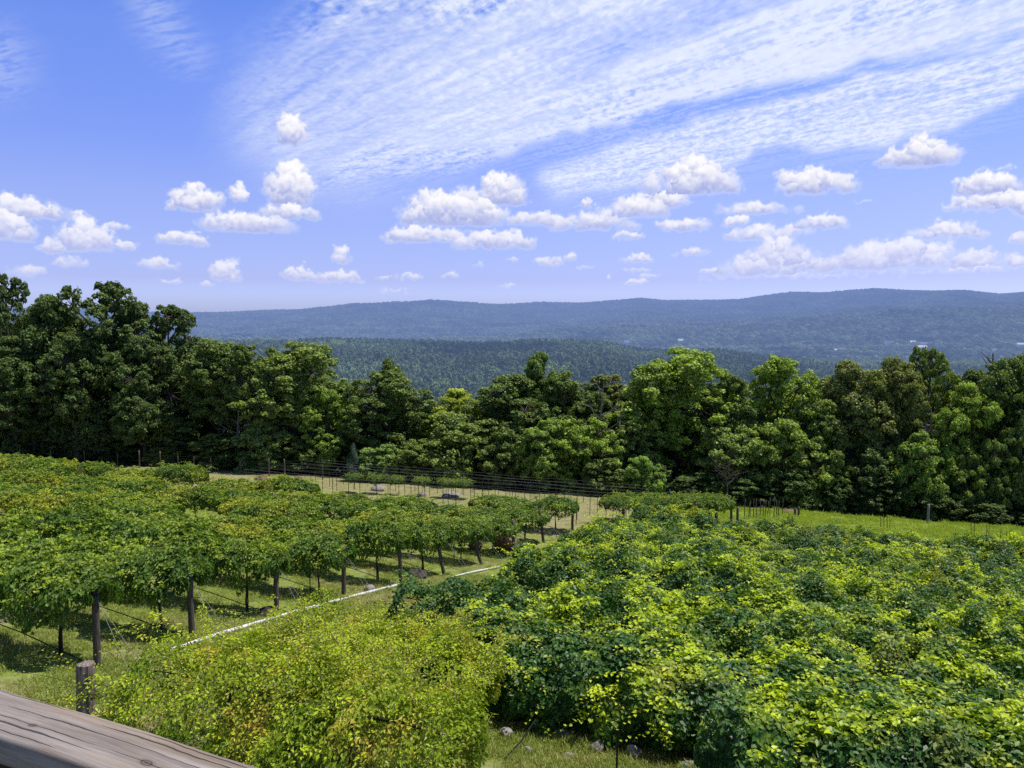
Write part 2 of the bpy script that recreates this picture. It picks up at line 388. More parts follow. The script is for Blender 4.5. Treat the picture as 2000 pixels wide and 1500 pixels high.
# ------------------------------------------------------------------ the treeline (px, top py, crown width px, depth)
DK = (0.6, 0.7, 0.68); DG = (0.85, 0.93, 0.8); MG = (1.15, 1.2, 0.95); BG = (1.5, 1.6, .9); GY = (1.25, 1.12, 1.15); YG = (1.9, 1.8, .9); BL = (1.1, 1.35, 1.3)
TABLE = [
 (12, 530, 130, 84, 'airy', 0, DK, 'tall dark oak at the far left edge, its open crown highest against the sky'),
 (88, 572, 165, 80, 'tall', 0, DK, 'dark broadleaf tree between the two tallest trees at the left edge'),
 (200, 550, 220, 81, 'airy', 1, DK, 'large oak with a wide rounded double top over the left treeline'),
 (325, 592, 175, 82, 'airy', 0, DK, 'oak with an open airy crown stepping down beside the distant ridge'),
 (145, 600, 150, 83, 'round', 2, DK, 'dark leafy tree filling in behind the wide double topped oak on its left'),
 (262, 588, 150, 83, 'round', 0, DK, 'dark leafy tree filling in behind the wide double topped oak on its right'),
 (140, 650, 170, 77, 'round', 0, DK, 'dark leafy tree in front of the tall oaks on the left'),
 (275, 660, 170, 77, 'round', 1, DK, 'dark full crowned tree below the wide double topped oak'),
 (420, 662, 150, 79, 'tall', 1, DG, 'slim dark tree right of the airy oak, below the ridge line'),
 (20, 660, 160, 77, 'round', 2, DK, 'dark leafy tree at the left picture edge under the tallest oak'),
 (490, 672, 150, 77, 'airy', 1, DG, 'brownish green tree with thin upper twigs left of the bright sided tree'),
 (575, 672, 230, 77, 'round', 1, MG, 'broad domed tree with a bright yellow green right flank'),
 (640, 760, 120, 75, 'round', 0, (1.4, 1.55, .9), 'lower bright green tree at the right foot of the broad domed tree'),
 (755, 722, 205, 76, 'round', 0, DG, 'dark broad dome shaped tree below a small pointed treetop'),
 (758, 698, 80, 77.5, 'tall', 0, DG, 'small pointed treetop rising out of the dark dome shaped tree'),
 (885, 762, 180, 78, 'round', 2, YG, 'pale yellow green round tree between two dark trees'),
 (995, 732, 215, 75, 'round', 0, DG, 'dark spreading tree left of the tall dark spire tree'),
 (1045, 685, 110, 77, 'tall', 0, (0.85, 1.0, 0.8), 'tall dark tree whose narrow top rises alone in front of the pine slope'),
 (1112, 728, 180, 75, 'round', 2, DG, 'dark tree joined to the right side of the tall narrow topped tree'),
 (1195, 728, 170, 79, 'airy', 0, GY, 'thin crowned greyish tree with bare pale limbs left of the bright rounded tree'),
 (1325, 684, 260, 74, 'round', 1, BG, 'large bright green rounded tree, tallest right of the centre'),
 (1240, 800, 140, 71, 'round', 0, MG, 'mid green tree under the left side of the large bright rounded tree'),
 (1420, 732, 150, 74, 'round', 2, DG, 'darker tree filling the gap between the two bright rounded trees'),
 (1525, 698, 205, 74, 'round', 0, BG, 'second bright green rounded tree, right of the largest one'),
 (1600, 780, 120, 71, 'tall', 1, MG, 'slim mid green tree between the second bright tree and the dull grey green one'),
 (1665, 702, 170, 71, 'tall', 0, GY, 'dull grey green tree with leaves hanging in loose vertical tufts'),
 (1745, 702, 150, 71, 'round', 1, GY, 'grey green tree with a flat top left of the twin spire tree'),
 (1822, 678, 130, 72, 'airy', 1, MG, 'tree with a twin spired top highest on the right half of the treeline'),
 (1885, 752, 160, 69, 'round', 2, BG, 'bright yellow green tree at the right in front of darker crowns'),
 (1965, 700, 170, 70, 'round', 0, DG, 'dark tall tree at the right edge of the treeline'),
 (2040, 690, 170, 70, 'tall', 1, DG, 'dark tree cut by the right picture edge'),
 # lower trees and shrubs in front
 (505, 830, 130, 74, 'bush', 0, (1.3, 1.45, 1.45), 'rounded pale grey green small tree in front of the dark left wood'),
 (745, 872, 110, 70, 'bush', 1, (1.2, 1.4, 1.3), 'grey green shrub just right of the little cedar'),
 (815, 860, 120, 70, 'bush', 0, MG, 'loose green shrub second to the right of the little cedar'),
 (905, 815, 190, 71, 'bush', 1, MG, 'wide green thicket below the pale yellow green tree'),
 (985, 838, 150, 70, 'bush', 0, DG, 'dark leafy thicket at the centre of the treeline foot'),
 (1060, 828, 150, 69, 'bush', 1, (1.25, 1.4, 1.0), 'bright green shrub below the tall narrow topped tree'),
 (1140, 822, 170, 69, 'bush', 0, BG, 'bright mounded small tree right of the centre of the treeline foot'),
 (1255, 895, 90, 66, 'bush', 1, (1.3, 1.55, 1.1), 'little bright sapling in front of deep shade below the large rounded tree'),
 (1180, 900, 110, 67, 'bush', 1, DG, 'low dark shrub behind the wire trellis at the centre right'),
 (1430, 838, 190, 69, 'bush', 0, (1.3, 1.35, 1.15), 'round grey green small tree above the planted far trellis'),
 (1530, 828, 190, 69, 'bush', 1, (1.35, 1.4, 1.0), 'olive green small tree right of the round grey green one'),
 (1620, 880, 110, 68, 'bush', 0, MG, 'green shrub left of the dark gap under the right hand trees'),
 (1795, 855, 150, 67, 'bush', 1, (1.2, 1.35, .95), 'bright leafy small tree standing left of the right grey post'),
 (1880, 880, 120, 67, 'bush', 0, MG, 'small green tree between the two grey posts on the right'),
 (1960, 850, 130, 67, 'bush', 1, DG, 'dark small tree behind the rightmost grey post'),
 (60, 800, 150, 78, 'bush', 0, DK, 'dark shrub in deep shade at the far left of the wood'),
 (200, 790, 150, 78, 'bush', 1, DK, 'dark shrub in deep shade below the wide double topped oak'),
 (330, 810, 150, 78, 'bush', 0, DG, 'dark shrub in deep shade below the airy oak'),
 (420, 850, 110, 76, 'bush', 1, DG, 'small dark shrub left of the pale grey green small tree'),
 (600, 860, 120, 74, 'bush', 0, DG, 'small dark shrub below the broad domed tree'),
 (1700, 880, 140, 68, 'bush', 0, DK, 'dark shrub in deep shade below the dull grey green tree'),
]
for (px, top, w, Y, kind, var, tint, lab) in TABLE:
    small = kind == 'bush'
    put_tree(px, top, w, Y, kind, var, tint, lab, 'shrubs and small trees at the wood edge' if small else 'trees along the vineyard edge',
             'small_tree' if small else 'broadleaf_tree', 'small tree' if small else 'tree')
# second rank behind: fills the wood so no daylight shows under the crowns
for i, px in enumerate(range(-60, 2100, 62)):
    Yb = (90 if px < 700 else 86) - (px / 2000) * 8
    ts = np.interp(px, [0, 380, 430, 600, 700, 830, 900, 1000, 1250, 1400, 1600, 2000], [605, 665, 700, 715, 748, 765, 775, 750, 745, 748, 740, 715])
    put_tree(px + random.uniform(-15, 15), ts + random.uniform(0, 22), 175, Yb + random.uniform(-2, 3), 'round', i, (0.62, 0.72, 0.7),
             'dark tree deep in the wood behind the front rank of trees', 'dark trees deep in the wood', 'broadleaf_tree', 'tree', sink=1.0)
# understorey shrubs in the shade of the wood edge
for i, px in enumerate(range(-20, 2040, 92)):
    yf = np.interp(px, [0, 1000, 1480, 2000], [80, 71, 66, 65])
    x = (px - CX) / F * yf
    zt = float(terr(x, yf)) + random.uniform(2.2, 3.6)
    top = HOR - (zt / yf) * F
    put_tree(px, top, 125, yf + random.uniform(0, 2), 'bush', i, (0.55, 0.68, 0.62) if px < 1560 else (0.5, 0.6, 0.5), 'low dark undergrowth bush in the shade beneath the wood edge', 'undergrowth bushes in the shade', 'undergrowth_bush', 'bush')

# little cedars: conical, blue green
def make_cedar(seed, H=3.0, Rw=0.95):
    r = np.random.default_rng(seed); n = 5200
    z = H * (0.03 + 0.97 * r.random(n) ** 1.25); f = z / H
    a = r.random(n) * 6.28
    w = Rw * (1 - f) ** 0.8 * (0.8 + 0.25 * np.sin(a * 3 + z * 4)) * (0.25 + .75 * np.minimum(1, f / .12)) + 0.04
    rr = w * r.uniform(0.55, 1.05, n)
    P = np.stack([rr * np.cos(a), rr * np.sin(a), z], 1)
    Nn = np.stack([np.cos(a), np.sin(a), r.normal(0.3, .4, n)], 1)
    tip = np.stack([np.cos(a) * .6, np.sin(a) * .6, np.full(n, 1.0)], 1)
    cr = leaf_mesh('crown', P, Nn, tip, .15 * r.uniform(.6, 1.3, n), r.random(n) * .6, kind='oval', aspect=.55, rng=r)
    mb = MB().tube([[0, 0, -.2], [0, 0, H * .8]], [.07, .02], 6)
    t = mb.mesh('trunk', True); t.materials.append(M['bark']); cr.materials.append(M['needle'])
    return t, cr
TREES['cedar'] = [make_cedar(5)]; SPEC_H['cedar'] = 3.0; SPEC_W['cedar'] = 0.95
put_tree(690, 868, 52, 69, 'cedar', 0, (1.1, 1.2, 1.2), 'small conical blue green cedar in front of the wood, left of centre', None, 'cedar_tree', 'cedar')
put_tree(1345, 955, 42, 62, 'cedar', 0, (1.15, 1.1, .5), 'small olive green conical cedar behind the planted far trellis', None, 'cedar_tree', 'cedar')

# bare dead trees and brush
def bare_tree(seed, H, spread, n=9):
    r = np.random.default_rng(seed); mb = MB()
    tr = np.array([[0, 0, -.3], [r.normal(0, .1), r.normal(0, .1), H * .5], [r.normal(0, .3), r.normal(0, .3), H]])
    mb.tube(tr, [.02 * H, .013 * H, .004 * H], 6)
    for i in range(n):
        f = r.uniform(.35, .95); b = np.array([np.interp(f * H, tr[:, 2], tr[:, k]) for k in range(3)])
        a = r.random() * 6.28; ln = spread * r.uniform(.5, 1.0) * (1.2 - f * .6)
        e = b + np.array([math.cos(a) * ln, math.sin(a) * ln, ln * r.uniform(.3, .9)])
        m = (b + e) / 2 + np.array([0, 0, -.1 * ln])
        mb.tube([b, m, e], [.007 * H, .005 * H, .0025 * H], 5)
        for j in range(3):
            q = m + (e - m) * r.random(); mb.tube([q, q + r.normal(0, .35 * ln, 3) + np.array([0, 0, .2])], [.0035 * H, .0015 * H], 4)
    return mb
def put_bare(px, top, Y, spread, seed, label, n=9, mat='palebark'):
    x = (px - CX) / F * Y; g = float(terr(x, Y)); H = at(px, top, Y)[2] - g
    o = empty('bare_tree', (x, Y, g), 0, label, 'dead tree'); bare_tree(seed, H, spread, n).build('trunk', M[mat], o)
put_bare(1172, 745, 70.5, 2.6, 61, 'bare dead tree with pale branches in front of the thin crowned greyish tree', 12)
put_bare(1826, 800, 68.5, 1.8, 62, 'pale dead snag with crooked arms in front of the right hand trees', 9)
put_bare(1950, 690, 72, 1.6, 63, 'bare twiggy treetop poking above the crowns at the upper right', 12)
put_bare(1428, 905, 63.5, 2.2, 64, 'bare tangled brush below the round grey green small tree', 16, 'bark')
put_bare(462, 762, 76.5, 2.6, 65, 'bare grey branches in the dark wood left of the broad domed tree', 8)
# ------------------------------------------------------------------ grapevines
def lumps(x, a, seed):
    return (np.sin(x * 1.7 + seed) * np.cos(a * 2.1 + seed * 1.3) + 0.7 * np.sin(x * 3.4 + a * 3 + seed * 2.1) + 0.5 * np.sin(x * 6.1 - a * 4 + seed * .7)) / 2.2
def shoots(r, n, start_fn, length, leafsz, droop, up):
    """trailing young shoots: curve + alternating leaves that get smaller and fresher to the tip"""
    P, Nn, T, S, Y = [], [], [], [], []; mb = MB()
    for i in range(n):
        p0, d0 = start_fn(); ln = length * r.uniform(.5, 1.2)
        s = np.linspace(0, 1, 7)[:, None]
        d = d0 * 1.0 + r.normal(0, .25, 3)
        pts = p0 + d * ln * s + np.array([0, 0, 1.0]) * (up * ln * s - droop * ln * s ** 2)
        mb.tube(pts, [.006, .006, .005, .005, .004, .003, .002], 3, False)
        k = max(4, int(ln / (leafsz * .55)))
        u = np.linspace(.08, 1, k)
        q = np.stack([np.interp(u, s[:, 0], pts[:, j]) for j in range(3)], 1)
        side = np.cross(d, [0, 0, 1.0]); side /= np.linalg.norm(side) + 1e-6
        sg = np.where(np.arange(k) % 2, 1, -1)[:, None]
        P.append(q + side * sg * .02); T.append(side * sg + d * .4 + r.normal(0, .35, (k, 3)) + np.array([0, 0, -.3]))
        Nn.append(np.array([0, 0, 1.0]) + r.normal(0, .45, (k, 3)))
        S.append(leafsz * (1.1 - .6 * u) * r.uniform(.8, 1.15, k)); Y.append(.35 + .75 * u)
    return np.vstack(P), np.vstack(Nn), np.vstack(T), np.concatenate(S), np.concatenate(Y), mb
def make_vine(seed, form, Lx=5.0, nleaf=6500, leaf=.10, w=1.15, top=1.95, bot=.95, nsh=60, shl=.7, kind='heart', aspect=.9, amp=.16, mat='vine_left', hole=0.0):
    r = np.random.default_rng(seed)
    n = int(nleaf * 1.25)
    x = r.uniform(-Lx / 2, Lx / 2, n)
    amax = 2.0 if form == 'umbrella' else 2.35
    a = r.uniform(-amax, amax, n)
    zc = bot + (top - bot) * (.52 if form == 'umbrella' else .5)
    lp = lumps(x, a, seed)
    endf = np.sqrt(np.clip(1 - (np.abs(x) / (Lx / 2 * 1.06)) ** (1.9 if form == 'umbrella' else 2.6 if mat == 'vine_yellow' else 6), 0.12, 1))
    rad = (1 + amp * 1.6 * lp) * endf
    depth = 1 - np.abs(r.normal(0, .16, n))
    wy = w * (1 - .25 * np.clip(np.abs(a) - 1.57, 0, 1)) if form == 'umbrella' else w * (1 + .1 * np.clip(np.abs(a) - 1.57, 0, 1))
    y = wy * np.sin(a) * rad * depth
    z = zc + np.where(np.cos(a) > 0, (top - zc) * np.cos(a), (zc - bot) * np.cos(a) / abs(math.cos(amax))) * (rad * depth)
    z += .1 * lumps(x * 1.3, a * 0, seed + 4)
    keep = z > .06
    if hole: keep &= (lumps(x * .8, a * .7, seed + 9) > -1.0 + hole * r.uniform(.7, 1.2, n))
    x, y, z, a, depth = x[keep], y[keep], z[keep], a[keep], depth[keep]
    k = len(x)
    nn = np.stack([r.normal(0, .35, k), np.sin(a) * .9, np.cos(a) * .75 + .45], 1) + r.normal(0, .42, (k, 3))
    tip = np.stack([r.normal(0, .6, k), np.sin(a) * .5, np.full(k, -.75)], 1) + r.normal(0, .3, (k, 3))
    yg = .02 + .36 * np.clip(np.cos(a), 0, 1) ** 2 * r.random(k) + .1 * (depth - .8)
    P = np.stack([x, y, z], 1)
    def st():
        xx = r.uniform(-Lx / 2, Lx / 2); aa = r.normal(0, .8)
        rr = (1 + amp * 1.6 * lumps(np.array(xx), np.array(aa), seed)) * .95
        return np.array([xx, w * math.sin(aa) * rr, zc + (top - zc) * max(-.4, math.cos(aa)) * rr]), np.array([r.normal(0, .6), math.sin(aa) * .8 + r.normal(0, .3), 0.1])
    p2, n2, t2, s2, y2, mb = shoots(r, nsh, st, shl, leaf * .95, .75, .5)
    sz = leaf * r.uniform(.55, 1.2, k)
    fol = leaf_mesh('foliage', np.vstack([P, p2]), np.vstack([nn, n2]), np.vstack([tip, t2]), np.concatenate([sz, s2]), np.concatenate([yg, y2]), kind=kind, aspect=aspect, rng=r, stems=mb)
    fol.materials.append(M[mat]); fol.materials.append(M['stem'])
    # trunk with two cordon arms along the wire
    tm = MB(); j = r.normal(0, .08, 4); hz = 1.72 if form == 'umbrella' else 1.4
    tm.tube([[j[0], j[1], -.15], [j[0] + .04, j[1], .4], [j[2] * .5, j[3] * .5, .95], [0, 0, hz]], [.06, .045, .04, .04], 6)
    for sgn in (-1, 1):
        q = np.array([[0, 0, hz], [sgn * .25, .02, hz + .04], [sgn * Lx * .25, -.03, hz + .03], [sgn * Lx * .48, .02, hz]])
        tm.tube(q, [.035, .03, .024, .014], 5)
    t = tm.mesh('trunk', True); t.materials.append(M['vinebark'])
    return t, fol
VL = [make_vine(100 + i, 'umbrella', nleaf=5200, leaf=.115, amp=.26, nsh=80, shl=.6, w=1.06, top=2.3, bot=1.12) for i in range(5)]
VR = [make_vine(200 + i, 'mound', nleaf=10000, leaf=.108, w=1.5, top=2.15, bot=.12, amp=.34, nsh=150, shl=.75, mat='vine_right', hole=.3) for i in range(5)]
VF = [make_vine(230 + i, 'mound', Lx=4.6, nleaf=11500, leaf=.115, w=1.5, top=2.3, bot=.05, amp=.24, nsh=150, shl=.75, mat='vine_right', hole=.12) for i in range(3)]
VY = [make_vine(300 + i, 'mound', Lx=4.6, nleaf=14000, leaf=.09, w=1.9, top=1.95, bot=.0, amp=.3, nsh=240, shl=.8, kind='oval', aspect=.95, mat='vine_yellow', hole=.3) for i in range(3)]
ORD = ['first', 'second', 'third', 'fourth', 'fifth', 'sixth', 'seventh', 'eighth', 'ninth', 'tenth', 'eleventh', 'twelfth']
RZ = math.atan2(RY, RX)
def put_vine(meshes, x, y, label, group, scale=(1, 1, 1), dz=0, flip=None, young=1.0):
    fl = random.random() < .5 if flip is None else flip
    if label.startswith('overgrown grapevine at the lane end of the second'): scale = (.95, .95, .8); young = .15
    o = empty('grapevine', (x, y, float(terr(x, y)) + dz), RZ + (PI if fl else 0) + random.uniform(-.03, .03), label, 'grapevine', group)
    o.scale = scale
    t, f = meshes
    link('trunk', t, None, o); fo = link('foliage', f, None, o); fo.color = (1, 1, 1, young);
    return o
# left block: rows run away to the left from the end posts beside the pipe
for k in range(10):
    ex, ey = PX_[k], PY_[k]
    Lmax = [9, 15, 20, 25, 30, 36, 41, 46, 56, 7][k]
    t = 1.15; i = 0
    while t < Lmax:
        x, y = ex + RX * t, ey + RY * t
        end = i == 0
        lab = f'trellised grapevine draped over the end post of the {ORD[k]} row left of the white pipe' if end else \
              f'trellised grapevine {ORD[min(i, 11)]} from the pipe end in the {ORD[k]} left hand row'
        hs = (random.uniform(.94, 1.1) if i == 0 or k < 2 else random.uniform(.8, 1.16)) * (1 if k < 5 or i > 3 else [.95, .9, .86, .82, .82][k - 5]); s0 = .58 if end else random.uniform(.95, 1.05)
        if (k, i) not in ((4, 4), (7, 5), (3, 4), (5, 3), (6, 6), (2, 3), (6, 2)): put_vine(VL[(k * 3 + i * 2) % 5], x, y, lab, 'grapevines of the left block', (s0 if i == 0 else s0 * random.uniform(.88, 1.05), random.uniform(.85, 1.15), hs), young=(.12 if k < 3 or i == 0 else random.uniform(.5, 1.0)))
        t += (3.6 if end else 4.5); i += 1
# right block: overgrown rows, from the grass lane away to the right
def lane_point(d):
    k = (d - 13.2) / (0.37 * 1.36 + .929 * 3.35)
    y = 18 + 3.35 * k; px = np.interp(k, range(10), PPX) if 0 <= k <= 9 else (PPX[0] + (k) * 200 if k < 0 else PPX[9] + (k - 9) * 50)
    x = (px - CX) / F * y
    s = 4.3
    p = np.array([x - RX * s, y - RY * s]); c = d - dd(p[0], p[1])
    return p + c * np.array([NX, NY])
ROWS_R = [16.4, 20.6, 24.3, 28.0, 31.6, 35.2, 38.8, 42.3, 45.6]
LEN_R = [15, 17, 18, 19, 21, 22, 23, 25, 25]
END_R = [3.4, 0.2, 6.4, 0.6, 0, 0, 0, 0, 0]
for j, d in enumerate(ROWS_R):
    p = lane_point(d); t = 2.0 + END_R[j]; i = 0
    while t < LEN_R[j]:
        x, y = p[0] - RX * t, p[1] - RY * t
        lab = f'overgrown grapevine at the lane end of the {ORD[j]} right hand row behind the yellow vines' if i == 0 else \
              f'overgrown grapevine {ORD[i]} from the grass lane in the {ORD[j]} right hand row'
        ms = VF[(i + j) % 3] if j == 0 else VR[(j * 2 + i * 3) % 5]
        hs = random.uniform(.76, 1.04)
        put_vine(ms, x, y, lab, 'grapevines of the right block', (random.uniform(.95, 1.08), random.uniform(.92, 1.12), hs), young=random.choice([.35, .8, 1.0, 1.15, 1.3]))
        t += 4.2; i += 1
# one more overgrown row comes in at the lower right
p = lane_point(13.6)
for i, t in enumerate([11.6, 15.0]):
    x, y = p[0] - RX * t, p[1] - RY * t
    put_vine(VF[(i + 1) % 3], x, y, ['overgrown grapevine at the bottom right, its left end beside the grass patch', 'overgrown grapevine cut by the lower right corner of the picture'][i], 'grapevines of the right block', (.9, 1.0, .84), young=.75)
# yellowing rows nearest the deck
for (d, ts, nm) in [(13.6, (1.5, 3.6), 'upper'), (9.9, (1.25, 3.6), 'lower')]:
    p = lane_point(d)
    for i, t in enumerate(ts):
        x, y = p[0] - RX * t, p[1] - RY * t
        put_vine(VY[(i + (nm == 'upper')) % 3], x, y, f'yellow green bushy grapevine at the {"left" if i == 0 else "right"} end of the {nm} yellowing row by the deck',
                 'yellowing grapevines by the deck', (.78 if nm == 'upper' else .86, 1.0, .98 if nm == 'upper' else 1.05))
# ------------------------------------------------------------------ ground
def ground_mat():
    m, nt, out = new_mat('vineyard grass')
    geo = N(nt, 'ShaderNodeNewGeometry'); P = geo.outputs['Position']
    n1 = noise(nt, P, 0.45, 5, .6); n2 = noise(nt, P, 3.5, 6, .7); n3 = noise(nt, P, 28, 3, .7)
    g = ramp(nt, n2, [(.3, (0.14, 0.21, 0.03)), (.5, (0.29, 0.36, 0.075)), (.68, (0.42, 0.45, 0.14))])
    dry = ramp(nt, n2, [(.3, (0.23, 0.21, 0.085)), (.5, (0.4, 0.35, 0.18)), (.7, (0.52, 0.44, 0.31))])
    f = ramp(nt, n1, [(.5, 0.0), (.72, 1.0)])
    col = mix(nt, f, g, dry)
    col = mix(nt, math_(nt, 'MULTIPLY', attr(nt, 'dry').outputs['Fac'], .75), col, dry)
    zl = attr(nt, 'lush').outputs['Fac']
    lush = ramp(nt, n2, [(.3, (0.15, 0.24, 0.025)), (.7, (0.34, 0.44, 0.055))])
    col = mix(nt, zl, col, lush)
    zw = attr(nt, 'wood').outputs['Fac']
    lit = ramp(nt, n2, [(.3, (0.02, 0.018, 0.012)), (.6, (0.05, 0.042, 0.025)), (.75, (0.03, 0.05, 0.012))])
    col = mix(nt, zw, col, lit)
    col = mix(nt, math_(nt, 'MULTIPLY', n3, .55), col, mix(nt, 1.0, col, (.35, .38, .3), 'MULTIPLY'))
    pr = N(nt, 'ShaderNodeBsdfPrincipled', Roughness=.95); pr.inputs['Specular IOR Level'].default_value = .1
    L(nt, col, pr.inputs['Base Color'])
    b = N(nt, 'ShaderNodeBump'); b.inputs['Strength'].default_value = .8; b.inputs['Distance'].default_value = .06
    L(nt, math_(nt, 'ADD', n3, n2), b.inputs['Height']); L(nt, b.outputs[0], pr.inputs['Normal'])
    L(nt, pr.outputs[0], out.inputs[0]); return m
tx = np.linspace(-1, 1, 300); gx = 60 * np.sinh(5.7 * tx) / np.sinh(1.0) / 2.02
gx = 30 * np.sinh(tx * 6.4)
ty = np.linspace(-.62, 1, 300); gy = 30 * np.sinh(ty * 6.4)
GX, GY_ = np.meshgrid(gx, gy, indexing='ij')
GZ = terr(GX, GY_)
fr = (HOR, )
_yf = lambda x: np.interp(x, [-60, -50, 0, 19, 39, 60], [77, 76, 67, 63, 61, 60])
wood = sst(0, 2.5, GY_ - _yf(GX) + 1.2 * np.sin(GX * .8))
lush = sst(13, 17, GX) * sst(40, 46, GY_ * .929 + GX * .37) * 1.0
nz = (fbm(GX * .6, GY_ * .6, 3, 4) - .5) * .12 * (np.abs(GX) < 80) * (np.abs(GY_) < 120)
nI, nJ = GX.shape
idx = np.arange(nI * nJ).reshape(nI, nJ)
Q = np.stack([idx[:-1, :-1], idx[1:, :-1], idx[1:, 1:], idx[:-1, 1:]], -1).reshape(-1, 4)
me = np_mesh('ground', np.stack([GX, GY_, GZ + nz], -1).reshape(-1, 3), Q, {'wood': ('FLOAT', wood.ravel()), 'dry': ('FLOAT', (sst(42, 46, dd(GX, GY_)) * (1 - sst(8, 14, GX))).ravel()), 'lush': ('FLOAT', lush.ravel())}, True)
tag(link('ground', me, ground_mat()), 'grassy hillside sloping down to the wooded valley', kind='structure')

# ------------------------------------------------------------------ far hills and their forest
HAZE_GLOW = (0.2, 0.295, 0.62)
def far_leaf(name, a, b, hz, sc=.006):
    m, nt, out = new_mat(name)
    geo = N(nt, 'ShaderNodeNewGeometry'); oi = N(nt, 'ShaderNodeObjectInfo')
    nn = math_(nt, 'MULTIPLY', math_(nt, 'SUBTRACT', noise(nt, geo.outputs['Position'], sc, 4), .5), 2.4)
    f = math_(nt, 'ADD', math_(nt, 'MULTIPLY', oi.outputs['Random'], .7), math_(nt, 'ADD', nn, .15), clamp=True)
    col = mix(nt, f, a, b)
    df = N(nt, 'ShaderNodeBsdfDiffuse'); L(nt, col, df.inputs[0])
    # aerial haze painted as surface glow: grows with distance (world position)
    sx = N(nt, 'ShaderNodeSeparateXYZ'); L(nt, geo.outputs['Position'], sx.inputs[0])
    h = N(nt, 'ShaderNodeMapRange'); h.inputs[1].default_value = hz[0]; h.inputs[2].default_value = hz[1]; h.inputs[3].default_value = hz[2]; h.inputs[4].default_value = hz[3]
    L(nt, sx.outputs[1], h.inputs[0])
    em = N(nt, 'ShaderNodeEmission'); em.inputs[0].default_value = (*HAZE_GLOW, 1)
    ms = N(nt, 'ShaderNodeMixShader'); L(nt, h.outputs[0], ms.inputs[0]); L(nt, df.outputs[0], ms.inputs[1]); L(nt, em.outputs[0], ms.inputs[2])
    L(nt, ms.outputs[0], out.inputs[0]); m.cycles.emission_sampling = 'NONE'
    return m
RIDGE = [(-400, 606), (0, 608), (380, 613), (450, 611), (530, 607), (610, 606), (700, 601), (800, 601), (840, 598), (900, 599), (960, 598), (1050, 592), (1130, 593), (1190, 589), (1250, 584), (1300, 589), (1440, 587), (1500, 578), (1540, 573), (1600, 574), (1660, 569), (1700, 566), (1750, 569), (1820, 571), (1880, 570), (1950, 577), (2000, 574), (2400, 580)]
RID2 = [(-400, 640), (380, 655), (700, 655), (1000, 652), (1250, 645), (1400, 640), (1500, 634), (1600, 627), (1700, 622), (1800, 616), (1900, 613), (2000, 608), (2400, 608)]
def prof(tab, u, Y, sink):
    px = np.array([p[0] for p in tab], float); py = np.array([p[1] for p in tab], float)
    uu = (px - CX) / F; zz = (HOR - py) / F
    return np.interp(u, uu, zz) * Y * 1.0 - sink
def zhill(u, Y):
    x = u * Y
    zr = prof(RIDGE, u, 5600, 11); z2 = prof(RID2, u, 3000, 9)
    base = np.interp(Y, [0, 1200, 1700, 2000], [-80, -92, -98, -96])
    m2 = sst(1950, 2950, Y); up2 = base + (z2 - base) * m2
    m1 = sst(3000, 5600, Y) ** 1.1
    z = up2 + (zr - z2 + 0) * m1
    z = np.where(Y > 5600, zr - (Y - 5600) * .08, z)
    rr = (fbm(x / 1100 + 40, Y / 1500 + 40, 4, 5) - .5) * 190 * sst(2200, 3600, Y) * (1 - sst(4700, 5500, Y))
    return z + rr + (fbm(x / 160 + 9, Y / 160, 3, 8) - .5) * 9
def polar(name, us, ys, zf, mat):
    U, Yg = np.meshgrid(us, ys, indexing='ij'); Z = zf(U, Yg)
    a, b = U.shape; idx = np.arange(a * b).reshape(a, b)
    Q = np.stack([idx[:-1, :-1], idx[1:, :-1], idx[1:, 1:], idx[:-1, 1:]], -1).reshape(-1, 4)
    return link(name, np_mesh(name, np.stack([U * Yg, Yg, Z], -1).reshape(-1, 3), Q, None, True), mat)
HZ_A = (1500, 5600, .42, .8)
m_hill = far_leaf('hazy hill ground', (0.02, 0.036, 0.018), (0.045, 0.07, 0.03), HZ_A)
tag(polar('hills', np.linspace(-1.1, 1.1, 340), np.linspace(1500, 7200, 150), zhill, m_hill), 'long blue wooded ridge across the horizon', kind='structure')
CRIDGE = [(-400, 655), (400, 664), (560, 667), (640, 662), (700, 664), (800, 666), (900, 667), (1000, 665), (1100, 663), (1180, 666), (1250, 682), (1400, 685), (1500, 698), (1700, 712), (2000, 718), (2400, 718)]
def zpine(u, Y):
    zc = prof(CRIDGE, u, 1050, 12)
    lo = np.interp(Y, [150, 300, 450], [-52, -62, -64])
    z = lo + (zc - lo) * sst(380, 1050, Y)
    z = np.where(Y > 1050, zc - (Y - 1050) * .16, z)
    return z + (fbm(u * Y / 90 + 3, Y / 90, 3, 2) - .5) * 7
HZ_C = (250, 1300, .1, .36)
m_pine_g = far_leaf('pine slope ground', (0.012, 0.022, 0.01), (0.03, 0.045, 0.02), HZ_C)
tag(polar('hillside', np.linspace(-1.1, 1.1, 260), np.linspace(200, 1400, 110), zpine, m_pine_g), 'dark pine covered slope below the ridge', kind='structure')

